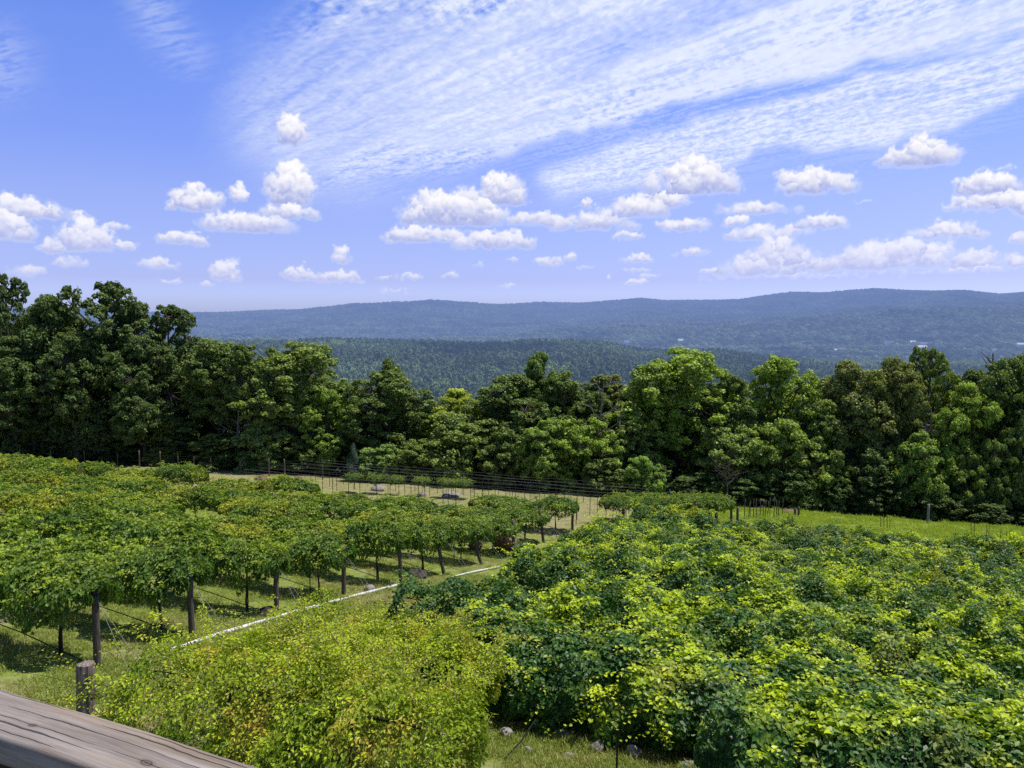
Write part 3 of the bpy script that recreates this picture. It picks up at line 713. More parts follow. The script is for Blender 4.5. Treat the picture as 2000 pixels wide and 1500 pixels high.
SRC = bpy.data.collections.new('far_tree_shapes')
def crown_src(name, seed, kind, mat):
    """unit size crown (about 1.7 tall) of many small leaf sprays over a lumpy body"""
    r = np.random.default_rng(seed)
    n, lf = {'far': (150, .5), 'valley': (620, .27), 'pine': (300, .30)}[kind]
    v = r.normal(size=(n, 3)); v /= np.linalg.norm(v, axis=1)[:, None]; v[:, 2] = np.where(v[:, 2] < -.5, -v[:, 2], v[:, 2])
    if kind == 'pine':
        z = r.random(n) ** 1.2; a = r.random(n) * 6.28
        w = .42 * (1 - z) ** .7 * (.75 + .35 * np.sin(a * 3 + z * 11 + seed)) + .04
        P = np.stack([w * np.cos(a), w * np.sin(a), .3 + 1.45 * z], 1); v = np.stack([np.cos(a), np.sin(a), np.full(n, .9)], 1)
    else:
        lob = r.normal(size=(7, 3)); lob /= np.linalg.norm(lob, axis=1)[:, None]; lob[:, 2] = np.abs(lob[:, 2])
        b = np.max(np.clip(v @ lob.T - .55, 0, 1), axis=1)
        rad = (.55 + .6 * b) * r.uniform(.8, 1.05, n)
        P = v * rad[:, None] * np.array([1, 1, .95]) + np.array([0, 0, .75])
    Nn = v + np.array([0, 0, .35]) + r.normal(0, .4, (n, 3))
    tip = r.normal(size=(n, 3)) + np.array([0, 0, -.5 if kind != 'pine' else .6])
    me = leaf_mesh(name, P, Nn, tip, lf * r.uniform(.6, 1.25, n), r.random(n), kind='sprig', rng=r)
    me.materials.append(mat); o = bpy.data.objects.new(name, me); SRC.objects.link(o); return o
def gn_scatter(name, pts, srcs, smin, smax, label, zs=1.0, tilt=0.0):
    me = bpy.data.meshes.new(name); me.vertices.add(len(pts)); me.vertices.foreach_set('co', np.asarray(pts, np.float32).ravel())
    o = link(name, me); tag(o, label, name.replace('_', ' '), kind='stuff')
    coll = bpy.data.collections.new(name + '_shapes')
    for s in srcs: coll.objects.link(s)
    ng = bpy.data.node_groups.new(name, 'GeometryNodeTree')
    ng.interface.new_socket('Geometry', in_out='INPUT', socket_type='NodeSocketGeometry')
    ng.interface.new_socket('Geometry', in_out='OUTPUT', socket_type='NodeSocketGeometry')
    gi = ng.nodes.new('NodeGroupInput'); go = ng.nodes.new('NodeGroupOutput')
    ip = ng.nodes.new('GeometryNodeInstanceOnPoints'); ci = ng.nodes.new('GeometryNodeCollectionInfo')
    ci.inputs['Collection'].default_value = coll; ci.inputs['Separate Children'].default_value = True; ci.inputs['Reset Children'].default_value = True
    ip.inputs['Pick Instance'].default_value = True
    rs = ng.nodes.new('FunctionNodeRandomValue'); rs.data_type = 'FLOAT_VECTOR'
    rs.inputs[0].default_value = (smin, smin, smin * zs); rs.inputs[1].default_value = (smax, smax, smax * zs)
    rr = ng.nodes.new('FunctionNodeRandomValue'); rr.data_type = 'FLOAT_VECTOR'
    rr.inputs[0].default_value = (-tilt, -tilt, 0); rr.inputs[1].default_value = (tilt, tilt, 6.28)
    lk = ng.links.new
    lk(gi.outputs[0], ip.inputs['Points']); lk(ci.outputs[0], ip.inputs['Instance']); lk(rr.outputs[0], ip.inputs['Rotation']); lk(rs.outputs[0], ip.inputs['Scale'])
    lk(ip.outputs[0], go.inputs[0])
    md = o.modifiers.new(name, 'NODES'); md.node_group = ng
    return o
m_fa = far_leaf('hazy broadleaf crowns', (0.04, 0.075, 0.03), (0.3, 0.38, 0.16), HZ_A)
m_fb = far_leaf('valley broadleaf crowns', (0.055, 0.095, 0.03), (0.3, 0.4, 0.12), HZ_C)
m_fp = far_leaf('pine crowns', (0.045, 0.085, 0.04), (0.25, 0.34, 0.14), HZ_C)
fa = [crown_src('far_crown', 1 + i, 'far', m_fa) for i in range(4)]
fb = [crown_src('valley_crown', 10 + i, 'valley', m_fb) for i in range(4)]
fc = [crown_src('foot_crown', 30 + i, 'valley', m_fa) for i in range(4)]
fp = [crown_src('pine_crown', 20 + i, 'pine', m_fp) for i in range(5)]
r = np.random.default_rng(77)
# ridge: even cover in the direction of view, so near ground carries as many crowns as far ground needs
n = 150000
u = r.uniform(-.75, .95, n); Y = 1600 * (5650 / 1600) ** r.random(n) ** .8
HOUSES = [(1225, 672), (1330, 668), (1580, 687), (1590, 690), (1622, 688), (1645, 688), (1735, 674), (1780, 672), (1790, 675), (1806, 676), (1800, 681), (1893, 688), (1938, 688), (1993, 676)]
HP = []
for (hx, hy) in HOUSES:
    q = ray(hx, hy); uu = q[0] / q[1]; ys = np.linspace(1600, 3600, 2000)
    hit = np.where(ys * q[2] / q[1] < zhill(np.full(2000, uu), ys) + 4)[0]
    Yh = ys[hit[0]] if len(hit) else 2400.0
    HP.append((uu * Yh, Yh, float(zhill(np.array([uu]), np.array([Yh]))[0])))
kf = np.ones(n, bool)
for (hx, hy, hz) in HP: kf &= ~((np.abs(u * Y - hx * Y / hy) < 15) & (Y > hy - 190) & (Y < hy + 14))
u, Y = u[kf], Y[kf]
gn_scatter('ridge_forest', np.stack([u * Y, Y, zhill(u, Y) - 2], -1), fa, 8, 14.5, 'continuous hazy broadleaf forest over the far ridge')
n = 42000
u = r.uniform(-.75, .95, n); Y = np.sqrt(r.uniform(280 ** 2, 1120 ** 2, n)); px = CX + u * F
pm = ((px > 600) & (px < 1560) & (Y > 450) & (fbm(u * Y / 120, Y / 120, 3, 12) > .34)) | (r.random(n) < .12)
P3 = np.stack([u * Y, Y, zpine(u, Y) - 1], -1)
n2 = 12000; u2 = r.uniform(-.5, .95, n2); Y2 = r.uniform(1650, 3300, n2)
k2 = np.ones(n2, bool)
for (hx, hy, hz) in HP: k2 &= ~((np.abs(u2 * Y2 - hx * Y2 / hy) < 17) & (Y2 > hy - 200) & (Y2 < hy + 16))
u2, Y2 = u2[k2], Y2[k2]
gn_scatter('lower_ridge_forest', np.stack([u2 * Y2, Y2, zhill(u2, Y2) - 1], -1), fc, 10, 18, 'larger broadleaf crowns on the foot of the far ridge')
gn_scatter('pine_forest', P3[pm], fp, 6.5, 10, 'dark pine plantation on the near valley slope', .95, .05)
nb = r.random(n) < .38
gn_scatter('valley_forest', P3[(~pm) & nb], fb, 6, 10.5, 'leafy broadleaf wood on the near valley slope')
# valley floor between slope and ridge, right side: bands of trees
n = 9000
u = r.uniform(-.5, 1.0, n); Y = r.uniform(1150, 1650, n)
gn_scatter('valley_floor_forest', np.stack([u * Y, Y, np.interp(Y, [1150, 1650], [-86, -104])], -1), fb, 8, 13, 'tree belt on the valley floor in front of the houses')

# houses: walls, gable roof, windows, door
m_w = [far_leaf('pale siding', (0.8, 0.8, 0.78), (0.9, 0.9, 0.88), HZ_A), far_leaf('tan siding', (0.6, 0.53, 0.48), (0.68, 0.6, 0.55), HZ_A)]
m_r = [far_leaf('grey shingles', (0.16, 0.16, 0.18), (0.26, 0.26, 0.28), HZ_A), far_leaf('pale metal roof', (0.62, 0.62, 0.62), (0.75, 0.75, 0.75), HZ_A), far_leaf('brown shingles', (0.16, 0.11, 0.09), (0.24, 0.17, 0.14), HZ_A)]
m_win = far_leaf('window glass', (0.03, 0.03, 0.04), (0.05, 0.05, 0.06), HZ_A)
HL = ['small pale house by the pine slope right of the centre', 'small white house among trees left of the far fields', 'leftmost white house of the low valley row on the right', 'pale shed beside the leftmost valley house', 'white house with a grey roof left of the broad tree belt',
      'small white house half hidden at the end of the valley row', 'grey roofed house standing left of the house cluster', 'pale roofed house at the middle of the house cluster', 'long white house in the front of the cluster',
      'rusty roofed house at the right of the cluster', 'bright low shed in front of the cluster', 'small pale house among trees right of the cluster', 'white gabled house below the slope towards the right edge', 'white house at the right picture edge']
for i, (px, py) in enumerate(HOUSES):
    p = HP[i]; wd, dp, hh, rh = random.uniform(15, 25), random.uniform(10, 12), random.uniform(5, 8), random.uniform(3, 4.5)
    o = empty('house', tuple(p), random.uniform(-.5, .5), HL[i], 'house', 'houses scattered in the valley'); o.scale = (1.25, 1.25, 1.35)
    mb = MB(); mb.box((0, 0, hh / 2 - 1), wd, dp, hh + 2)
    a = np.array([[-wd / 2, -dp / 2, hh], [-wd / 2, dp / 2, hh], [-wd / 2, 0, hh + rh], [wd / 2, -dp / 2, hh], [wd / 2, dp / 2, hh], [wd / 2, 0, hh + rh]])
    mb.add(a, None, np.array([[0, 2, 1], [3, 4, 5]])); mb.build('wall', m_w[i % 3 == 2], o)
    e = .6; rb = MB()
    for s in (-1, 1):
        rb.add(np.array([[-wd / 2 - e, s * (dp / 2 + e), hh - .35], [wd / 2 + e, s * (dp / 2 + e), hh - .35], [wd / 2 + e, 0, hh + rh + .1], [-wd / 2 - e, 0, hh + rh + .1],
                         [-wd / 2 - e, s * (dp / 2 + e), hh - .05], [wd / 2 + e, s * (dp / 2 + e), hh - .05], [wd / 2 + e, 0, hh + rh + .4], [-wd / 2 - e, 0, hh + rh + .4]]),
               np.array([[0, 1, 2, 3], [4, 7, 6, 5], [0, 4, 5, 1], [2, 6, 7, 3], [0, 3, 7, 4], [1, 5, 6, 2]]))
    rf = rb.build('roof', m_r[i % 3], o)
    MB().box((wd * .2, 0, hh + rh), 1, 1, 2.4).build('chimney', m_w[1], rf)
    for k in range(3): MB().box((-wd * .33 + k * wd * .33, -dp / 2 - .03, hh * .55), 1.6, .1, 1.7).build('window', m_win, o)
    MB().box((wd * .17, -dp / 2 - .03, 1.1), 1.1, .1, 2.2).build('door', m_win, o)

# ------------------------------------------------------------------ trellis posts, stakes, hoses, wires
def post_mesh(h, r0, lean=(0, 0), seed=0, n=9):
    r = np.random.default_rng(seed); z = np.linspace(-.3, h, 6)
    P = np.stack([lean[0] * z + r.normal(0, .006, 6), lean[1] * z + r.normal(0, .006, 6), z], 1)
    return MB().tube(P, r0 * np.array([1.05, 1.03, 1, .99, .97, .93]), n)
LEAN = [(0.02, 0), (0, 0), (.02, 0), (0, 0), (-.03, 0), (-.2, 0), (-.27, .05), (0, 0), (-.12, 0), (0, 0)]
for k in range(10):
    x, y = PX_[k], PY_[k]
    o = post_mesh(1.95, .085, LEAN[k], k).build('trellis_post', M['post'], None, onground(x, y), True)
    tag(o, f'{"leaning " if abs(LEAN[k][0]) > .1 else ""}dark round wooden end post of the {ORD[k]} row left of the white pipe', 'post', 'end posts of the left block')
    # anchor strings from the post head down to the lane
    for j in (-1, 1):
        a = np.array([0.05, 0, 1.7]); g = onground(x + 1.35 + .1 * j, y - .62 + .16 * j)
        e = np.array(g) - np.array(onground(x, y))
        tag(MB().tube([a, e], .004, 4).build('anchor_string', M['string'], None, onground(x, y)), f'thin pale anchor string running from the {ORD[k]} left end post to the lane', 'string', 'anchor strings of the end posts')
    sx, sy = x + RX * 1.15, y + RY * 1.15
    if k in (3, 6): sx, sy = x + RX * 1.5, y + RY * 1.5
    tag(MB().tube([[0, 0, -.2], [.01, 0, 1.75]], .022, 5).build('metal_stake', M['stake'], None, onground(sx, sy)), f'thin black metal stake beside the end post of the {ORD[k]} left row', 'stake', 'stakes of the left block')
    # drip hose hanging under the canopy and falling to the ground at the end post
    pts = []
    hh = [0.03, .1, .42, .62, .5, .58, .52, .6]
    for q, tt in enumerate([0.25, .7, 2.6, 4.2, 6, 8, 10, 12]):
        g = onground(x + RX * tt, y + RY * tt); pts.append((g[0], g[1], g[2] + hh[q]))
    tag(MB().tube(pts, .014, 5).build('drip_hose', M['hose']), f'black drip hose sloping to the ground at the {ORD[k]} left end post', 'hose', 'drip hoses of the left rows')
    w = [(x + RX * t, y + RY * t, float(terr(x + RX * t, y + RY * t)) + 1.74) for t in np.linspace(0, 12, 7)]
    tag(MB().tube(w, .005, 4).build('trellis_wire', M['wire']), f'top trellis wire inside the canopy of the {ORD[k]} left row', 'wire', 'wires of the left rows')
# trunk of the vine at the left picture edge
# right block posts that show below or beside the leaves
for (px, py, h, lab) in [(1040, 1172, 1.5, 'dark post under the leafy lane end of the right block'), (1136, 1172, 1.5, 'dark post in the shade right of the lane end post'), (1990, 1236, 1.9, 'grey square topped post at the right picture edge among the vines')]:
    g = ground_at(px, py)
    if px > 1900: g = at(px, 1212, 22); g = np.array(onground(g[0], g[1]))
    rr = .1 if px < 1900 else .17
    o = post_mesh(h if px < 1900 else 2.3, rr, (0, 0), int(px)).build('trellis_post', M['post'] if px < 1900 else M['greypost'], None, tuple(g), True)
    tag(o, lab, 'post')
tag(MB().tube([[0, 0, -.2], [.01, 0, .9]], .02, 5).build('metal_stake', M['stake'], None, tuple(ground_at(1204, 1520))), 'black metal stake standing in front of the big leafed vine at the bottom', 'stake')
gA, gB = ground_at(985, 1488), ground_at(1046, 1452)
tag(MB().tube([gA + [0, 0, .05], (gA + gB) / 2 + [0, 0, .2], gB + [0, 0, .5]], .016, 5).build('drip_hose', M['hose']), 'black hose rising from the grass under the big leafed vine at the bottom', 'hose')
# log end post in front of the deck
g = at(168, 1296, 13.4); lp = onground(g[0], g[1]); hlog = g[2] - lp[2]
r = np.random.default_rng(9); zz = np.linspace(-.3, hlog, 14); ring = 22; V = []
th = np.arange(ring) * 2 * PI / ring; gro = 1 + .05 * r.normal(size=ring)
for z in zz:
    rr = .152 * gro * (1.0 - .03 * z) * (.94 if z > hlog - .02 else 1)
    V.append(np.stack([rr * np.cos(th) - .03 * (hlog - z), rr * np.sin(th), np.full(ring, z)], 1))
V = np.vstack(V + [np.array([[0, 0, hlog + .015]])])
i_ = np.arange(13)[:, None] * ring; j_ = np.arange(ring)[None]
Q = np.stack([i_ + j_, i_ + (j_ + 1) % ring, i_ + ring + (j_ + 1) % ring, i_ + ring + j_], -1).reshape(-1, 4)
T = np.stack([13 * ring + np.arange(ring), 13 * ring + (np.arange(ring) + 1) % ring, np.full(ring, 14 * ring)], 1)
M['log'] = rough_mat('split log', [(0.05, 0.035, 0.028), (0.24, 0.185, 0.155), (0.5, 0.44, 0.41)], 7, stretch=(3, 3, .22), bump=.8)
o = link('log_post', np_mesh('log_post', V, [Q, T], smooth=False), M['log'], None, lp)
tag(o, 'thick cracked grey log post with a flat sawn top beside the deck rail', 'post')
# sprig of yellow leaves over the log
rs = np.random.default_rng(4)
def stt():
    return np.array([.5, -.25, hlog - .42 + rs.normal(0, .06)]), np.array([-1.0, rs.normal(0, .08), .12])
p2, n2, t2, s2, y2, mb = shoots(rs, 7, stt, 1.5, .085, .25, .15)
fo = leaf_mesh('vine_sprig', p2, n2, t2, s2, y2 * .6, kind='oval', aspect=1.0, rng=rs, stems=mb); fo.materials.append(M['vine_yellow']); fo.materials.append(M['stem'])
o = link('vine_sprig', fo, M['vine_yellow'], None, lp); tag(o, 'yellow leafed vine shoot lying across the log post', 'vine shoot')

# planted trellis patch beyond the right block and the bare wire trellis
def far_vine(x, y, label, sc, grp='grapevines of the far trellis', var=0, dz=0):
    return put_vine(VL[var % 5], x, y, label, grp, sc, dz, young=.1)
FL = ['left end', 'left middle', 'middle', 'right middle', 'right end']
for r_, nm in enumerate(['front', 'rear']):
    for i, px in enumerate([1203, 1258, 1312, 1362, 1402] if r_ == 0 else [1222, 1280, 1340, 1390]):
        g = ground_at(px, 1026 - 9 * r_)
        far_vine(g[0], g[1], f'bright leafy grapevine at the {FL[i]} of the {nm} row of the small planted trellis', (.44, .8, .68), var=i + r_, dz=.3)
for i, px in enumerate([692, 735, 772, 825, 872, 905]):
    g = ground_at(px, 962 + i * 2.5)
    far_vine(g[0], g[1], f'thin young grapevine {ORD[i]} from the left in the sparse far row', (.3, .6, .5), 'young grapevines of the sparse far row', i, dz=.35)
for i, px in enumerate([1218, 1250, 1278, 1303, 1330, 1362, 1384, 1398, 1352, 1440, 1428, 1553, 1560]):
    g = ground_at(px, 1024 + (i % 3) * 3 if i < 11 else 1010)
    hp = [1.1, 1.1, 1.5, 1.3, 1.2, 1.7, 1.2, 1.3, 1.0, 1.2, 1.7, .7, .8][i]
    tag(post_mesh(hp, .09, (random.uniform(-.03, .03), 0), 50 + i, 7).build('trellis_post', M['post'], None, tuple(g), True), f'dark post {ORD[i] if i < 12 else "last"} from the left under the small planted trellis' if i < 11 else ['stubby dark post left of the pair beyond the right block', 'stubby dark post right of the pair beyond the right block'][i - 11], 'post', 'posts of the small planted trellis')
# posts of the far wire block, right of the planted patch
for i in range(14):
    px = 1455 + i * 5.6 + random.uniform(-2, 2); gp = tuple(ground_at(px, 1014 - i * .5))
    tag(post_mesh(random.uniform(1.1, 1.5), .028, (random.uniform(-.05, .05), 0), 80 + i, 6).build('trellis_post', M['post'], None, gp, True), 'thin grey trellis post in the crowded bare row right of the planted trellis', 'post', 'crowded thin posts of the bare trellis')
# bare trellis: wires and stakes
BR = [48.5, 50.0, 52.1, 54.2, 56.3, 58.4]
def row_pt(d, s):           # s metres right of the fan line through the block middle
    return np.array([NX * d, NY * d]) + s * np.array([-RX, -RY])
nst = 0
for j, d in enumerate(BR):
    for lv in range(2):
        pts = []
        for s in np.linspace(-42, -15 + j * .7, 14):
            p = row_pt(d, s); pts.append((p[0], p[1], float(terr(p[0], p[1])) + [1.72, 1.5, 1.22][lv]))
        tag(MB().tube(pts, .004, 4).build('trellis_wire', M['wire']), f'{["top", "middle", "lower"][lv]} bare wire of the {ORD[j]} row in the unplanted far trellis', 'wire', 'wires of the unplanted trellis')
    for s in np.arange(-38, -12, 2.3):
        s2_ = s + random.uniform(-.3, .3); p = row_pt(d, s2_)
        tag(MB().tube([[0, 0, -.1], [random.uniform(-.03, .03), 0, 1.75]], .021, 4).build('metal_stake', M['stake'], None, onground(p[0], p[1])), 'thin dark stake standing in the bare rows of the unplanted far trellis', 'stake', 'stakes of the unplanted trellis'); nst += 1
# little stakes on the right grass strip
for i, (px, py, h) in enumerate([(1720, 1030, .9), (1726, 1032, 1.0), (1733, 1033, .9), (1738, 1034, .8), (1896, 1048, 1.1), (1902, 1049, 1.2), (1926, 1060, 1.2), (1931, 1062, 1.2), (1952, 1068, 1.1), (1964, 1088, 1.5), (1968, 1092, 1.6), (1972, 1084, 1.5)]):
    g = ground_at(px, py)
    tag(MB().tube([[0, 0, -.1], [random.uniform(-.05, .05), 0, h]], .02, 4).build('metal_stake', M['stake'], None, tuple(g)), f'short dark stake {ORD[i]} from the left on the bright grass strip at the right', 'stake', 'stakes on the right grass strip')
# boundary fence in front of the wood
fpx = [(-30, 75), (40, 74.5), (100, 74), (165, 73.5), (230, 73), (272, 73), (313, 72.6), (348, 72.2), (378, 72), (412, 71.5), (470, 71), (525, 70.3), (556, 70), (630, 69)]
fo_ = empty('wire_fence', onground(-40, 73), 0, 'wire fence on thin posts along the foot of the dark left wood', 'fence')
fpts = []
for i, (px, Y) in enumerate(fpx):
    g = at(px, 900, Y); gp = np.array(onground(g[0], Y)); fpts.append(gp)
    big = px in (272, 313, 525, 556)
    q = post_mesh(1.7 if big else 1.35, .07 if big else .045, (random.uniform(-.03, .03), 0), 120 + i, 6).build('post', M['post'], fo_, None, True)
    q.location = gp - np.array(fo_.location)
for lv in (.35, .7, 1.05, 1.3):
    MB().tube([p + np.array([0, 0, lv]) - np.array(fo_.location) for p in fpts], .006, 4).build('wire', M['stake'], fo_)
for i, (px, py, h) in enumerate([(1812, 1022, 1.5), (1989, 1032, 1.65), (2046, 1040, 1.6)][:2]):
    g = ground_at(px, py)
    tag(post_mesh(h, .1, (0, 0), 150 + i, 8).build('fence_post', M['greypost'], None, tuple(g), True), ['pale grey post on the right in front of the wood, left of the pair', 'pale grey post near the right edge in front of the wood'][i], 'post')

# white irrigation pipe
def pipe_obj(pxs, lab, r0=.055):
    P = [ground_at(a, b) + np.array([0, 0, .08]) for a, b in pxs]
    o = MB().tube(P, r0, 10).build('irrigation_pipe', M['pvc'], None, None, True); tag(o, lab, 'pipe', 'white pipe along the lane')
    return P, o
P1, o1 = pipe_obj([(330, 1277), (420, 1246), (530, 1213), (640, 1182), (700, 1166), (790, 1143)], 'long white plastic pipe lying in the grass lane beside the left end posts')
P2, o2 = pipe_obj([(880, 1131), (925, 1120), (975, 1110)], 'shorter white plastic pipe further up the lane behind the dark vine', .04)
mid = P1[4]; dr = (P1[5] - P1[3]); dr /= np.linalg.norm(dr)
MB().tube([mid - dr * .09, mid + dr * .09], .062, 10).build('coupling', M['pvc'], o1, None, True)

# rocks
def rock(px, py, wpx, hpx, mat, label, seed, grp='rocks lying in the grass', sunk=.25):
    import bmesh
    g = ground_at(px, py); s = g[1] / F
    bm = bmesh.new(); bmesh.ops.create_icosphere(bm, subdivisions=3, radius=1)
    for v in bm.verts:
        p = np.array(v.co)
        for a in range(5):
            rr = np.random.default_rng(seed * 10 + a); nrm = rr.normal(size=3); nrm /= np.linalg.norm(nrm)
            dcut = p @ nrm - rr.uniform(.5, .8)
            if dcut > 0: p = p - nrm * dcut * .9
        p *= 1 + .16 * (float(fbm(p[0] * 2 + seed, p[1] * 2 + p[2] * 1.7, 3, seed)) - .5)
        v.co = p
    me = bpy.data.meshes.new('rock'); bm.to_mesh(me); bm.free()
    for f in me.polygons: f.use_smooth = False
    o = link('rock', me, M[mat], None, (g[0], g[1], g[2] + hpx * s * .5 * (1 - sunk * 2)))
    o.scale = (wpx * s * .55, wpx * s * .45, hpx * s * .62); o.rotation_euler = (0, 0, seed)
    tag(o, label, 'rock', grp)
for a in [(990, 1072, 62, 46, 'redrock', 'large red brown boulder behind the eighth end post of the left block', 1),
          (928, 1072, 34, 20, 'redrock', 'smaller red brown boulder left of the large one under the vines', 2),
          (811, 1128, 46, 24, 'darkrock', 'dark mounded rock at the head of the long white pipe', 3),
          (722, 1154, 24, 14, 'rock', 'small grey rock in the grass left of the pipe coupling', 4),
          (520, 1202, 40, 24, 'darkrock', 'dark red rock in shade at the foot of the third end post', 5),
          (508, 938, 26, 10, 'redrock', 'pinkish rock at the fence, leftmost of the far rocks', 6),
          (556, 939, 30, 10, 'rock', 'pale rock at the fence, second of the far rocks', 7),
          (582, 938, 20, 9, 'redrock', 'pinkish rock at the fence, right of the pale far rock', 8),
          (738, 958, 34, 12, 'rock', 'flat pale rock behind the bare stakes on the far grass', 9),
          (825, 967, 22, 9, 'rock', 'small pale rock right of the flat pale rock on the far grass', 10),
          (880, 970, 44, 10, 'rock', 'wide flat grey rock below the sparse far row', 11),
          (1282, 1020, 62, 14, 'rock', 'wide low grey rock between the posts of the small planted trellis', 12),
          (1541, 1003, 26, 10, 'redrock', 'reddish rock beyond the corner of the right block', 13),
          (988, 1442, 34, 24, 'rock', 'grey rock in the grass at the right edge of the yellow vines', 14),
          (1030, 1470, 22, 14, 'rock', 'small grey rock right of the black hose at the bottom', 15),
          (1110, 1482, 30, 13, 'rock', 'flat pale rock in the grass at the bottom centre', 16),
          (1166, 1466, 32, 26, 'rock', 'upright grey rock left of the bottom metal stake', 17),
          (1240, 1480, 34, 36, 'rock', 'grey rock right of the bottom metal stake', 18),
          (1085, 1440, 60, 14, 'rock', 'low pale slab under the edge of the big leafed vine', 19),
          (1340, 1497, 40, 16, 'rock', 'pale slab at the bottom right of the grass patch', 20)]:
    rock(*a)

# grass tufts as ground cover
def tuft(seed, n=26, h=.11, rad=.16):
    r = np.random.default_rng(seed)
    a = r.random(n) * 6.28; q = rad * np.sqrt(r.random(n))
    P = np.stack([q * np.cos(a), q * np.sin(a), np.zeros(n)], 1)
    tip = np.stack([np.cos(a) * .5, np.sin(a) * .5, np.full(n, 1.0)], 1) + r.normal(0, .35, (n, 3)); tip[:, 2] = np.abs(tip[:, 2]) + .3
    Nn = r.normal(size=(n, 3)); Nn[:, 2] = .3
    return leaf_mesh('grass_tuft', P, Nn, tip, h * r.uniform(.5, 1.3, n), r.random(n), kind='oval', aspect=.16, rng=r)
M['grass'] = leaf_mat('grass blades', (0.13, 0.2, 0.035), (0.29, 0.37, 0.08), (0.42, 0.45, 0.13), accent=(0.5, 0.43, 0.2), acc_rng=(.5, .68), acc_scale=.45, trans=.25, patch=.15, spec=.15)
M['grass_lush'] = leaf_mat('lush grass blades', (0.16, 0.25, 0.025), (0.34, 0.46, 0.05), (0.48, 0.56, 0.08), trans=.3, patch=.2, spec=.15)
tufts = []; tl = []
for i in range(4):
    for mname, lst in (('grass', tufts), ('grass_lush', tl)):
        me = tuft(400 + i); me.materials.append(M[mname]); o = bpy.data.objects.new('grass_tuft', me); SRC.objects.link(o); lst.append(o)
r = np.random.default_rng(31)
n = 70000
u = r.uniform(-.72, .72, n); Y = 8 * (75 / 8) ** r.random(n); x = u * Y
kp = (Y < _yf(x)) & (fbm(x * .5, Y * .5, 3, 21) > .36)
lz = (x > 13) & (Y * .929 + x * .37 > 42)
kp &= ~((dd(x, Y) > 44) & (x < 9) & (r.random(n) < .7))
P = np.stack([x, Y, terr(x, Y) + (fbm(x * .6, Y * .6, 3, 4) - .5) * .12], -1)
gn_scatter('grass', P[kp & ~lz], tufts, .7, 1.5, 'short patchy grass between the trellis rows', 1.0, .15)
gn_scatter('lush_grass', P[lz & kp], tl, 1.4, 3.0, 'taller bright green grass on the strip before the right hand wood', 1.0, .15)

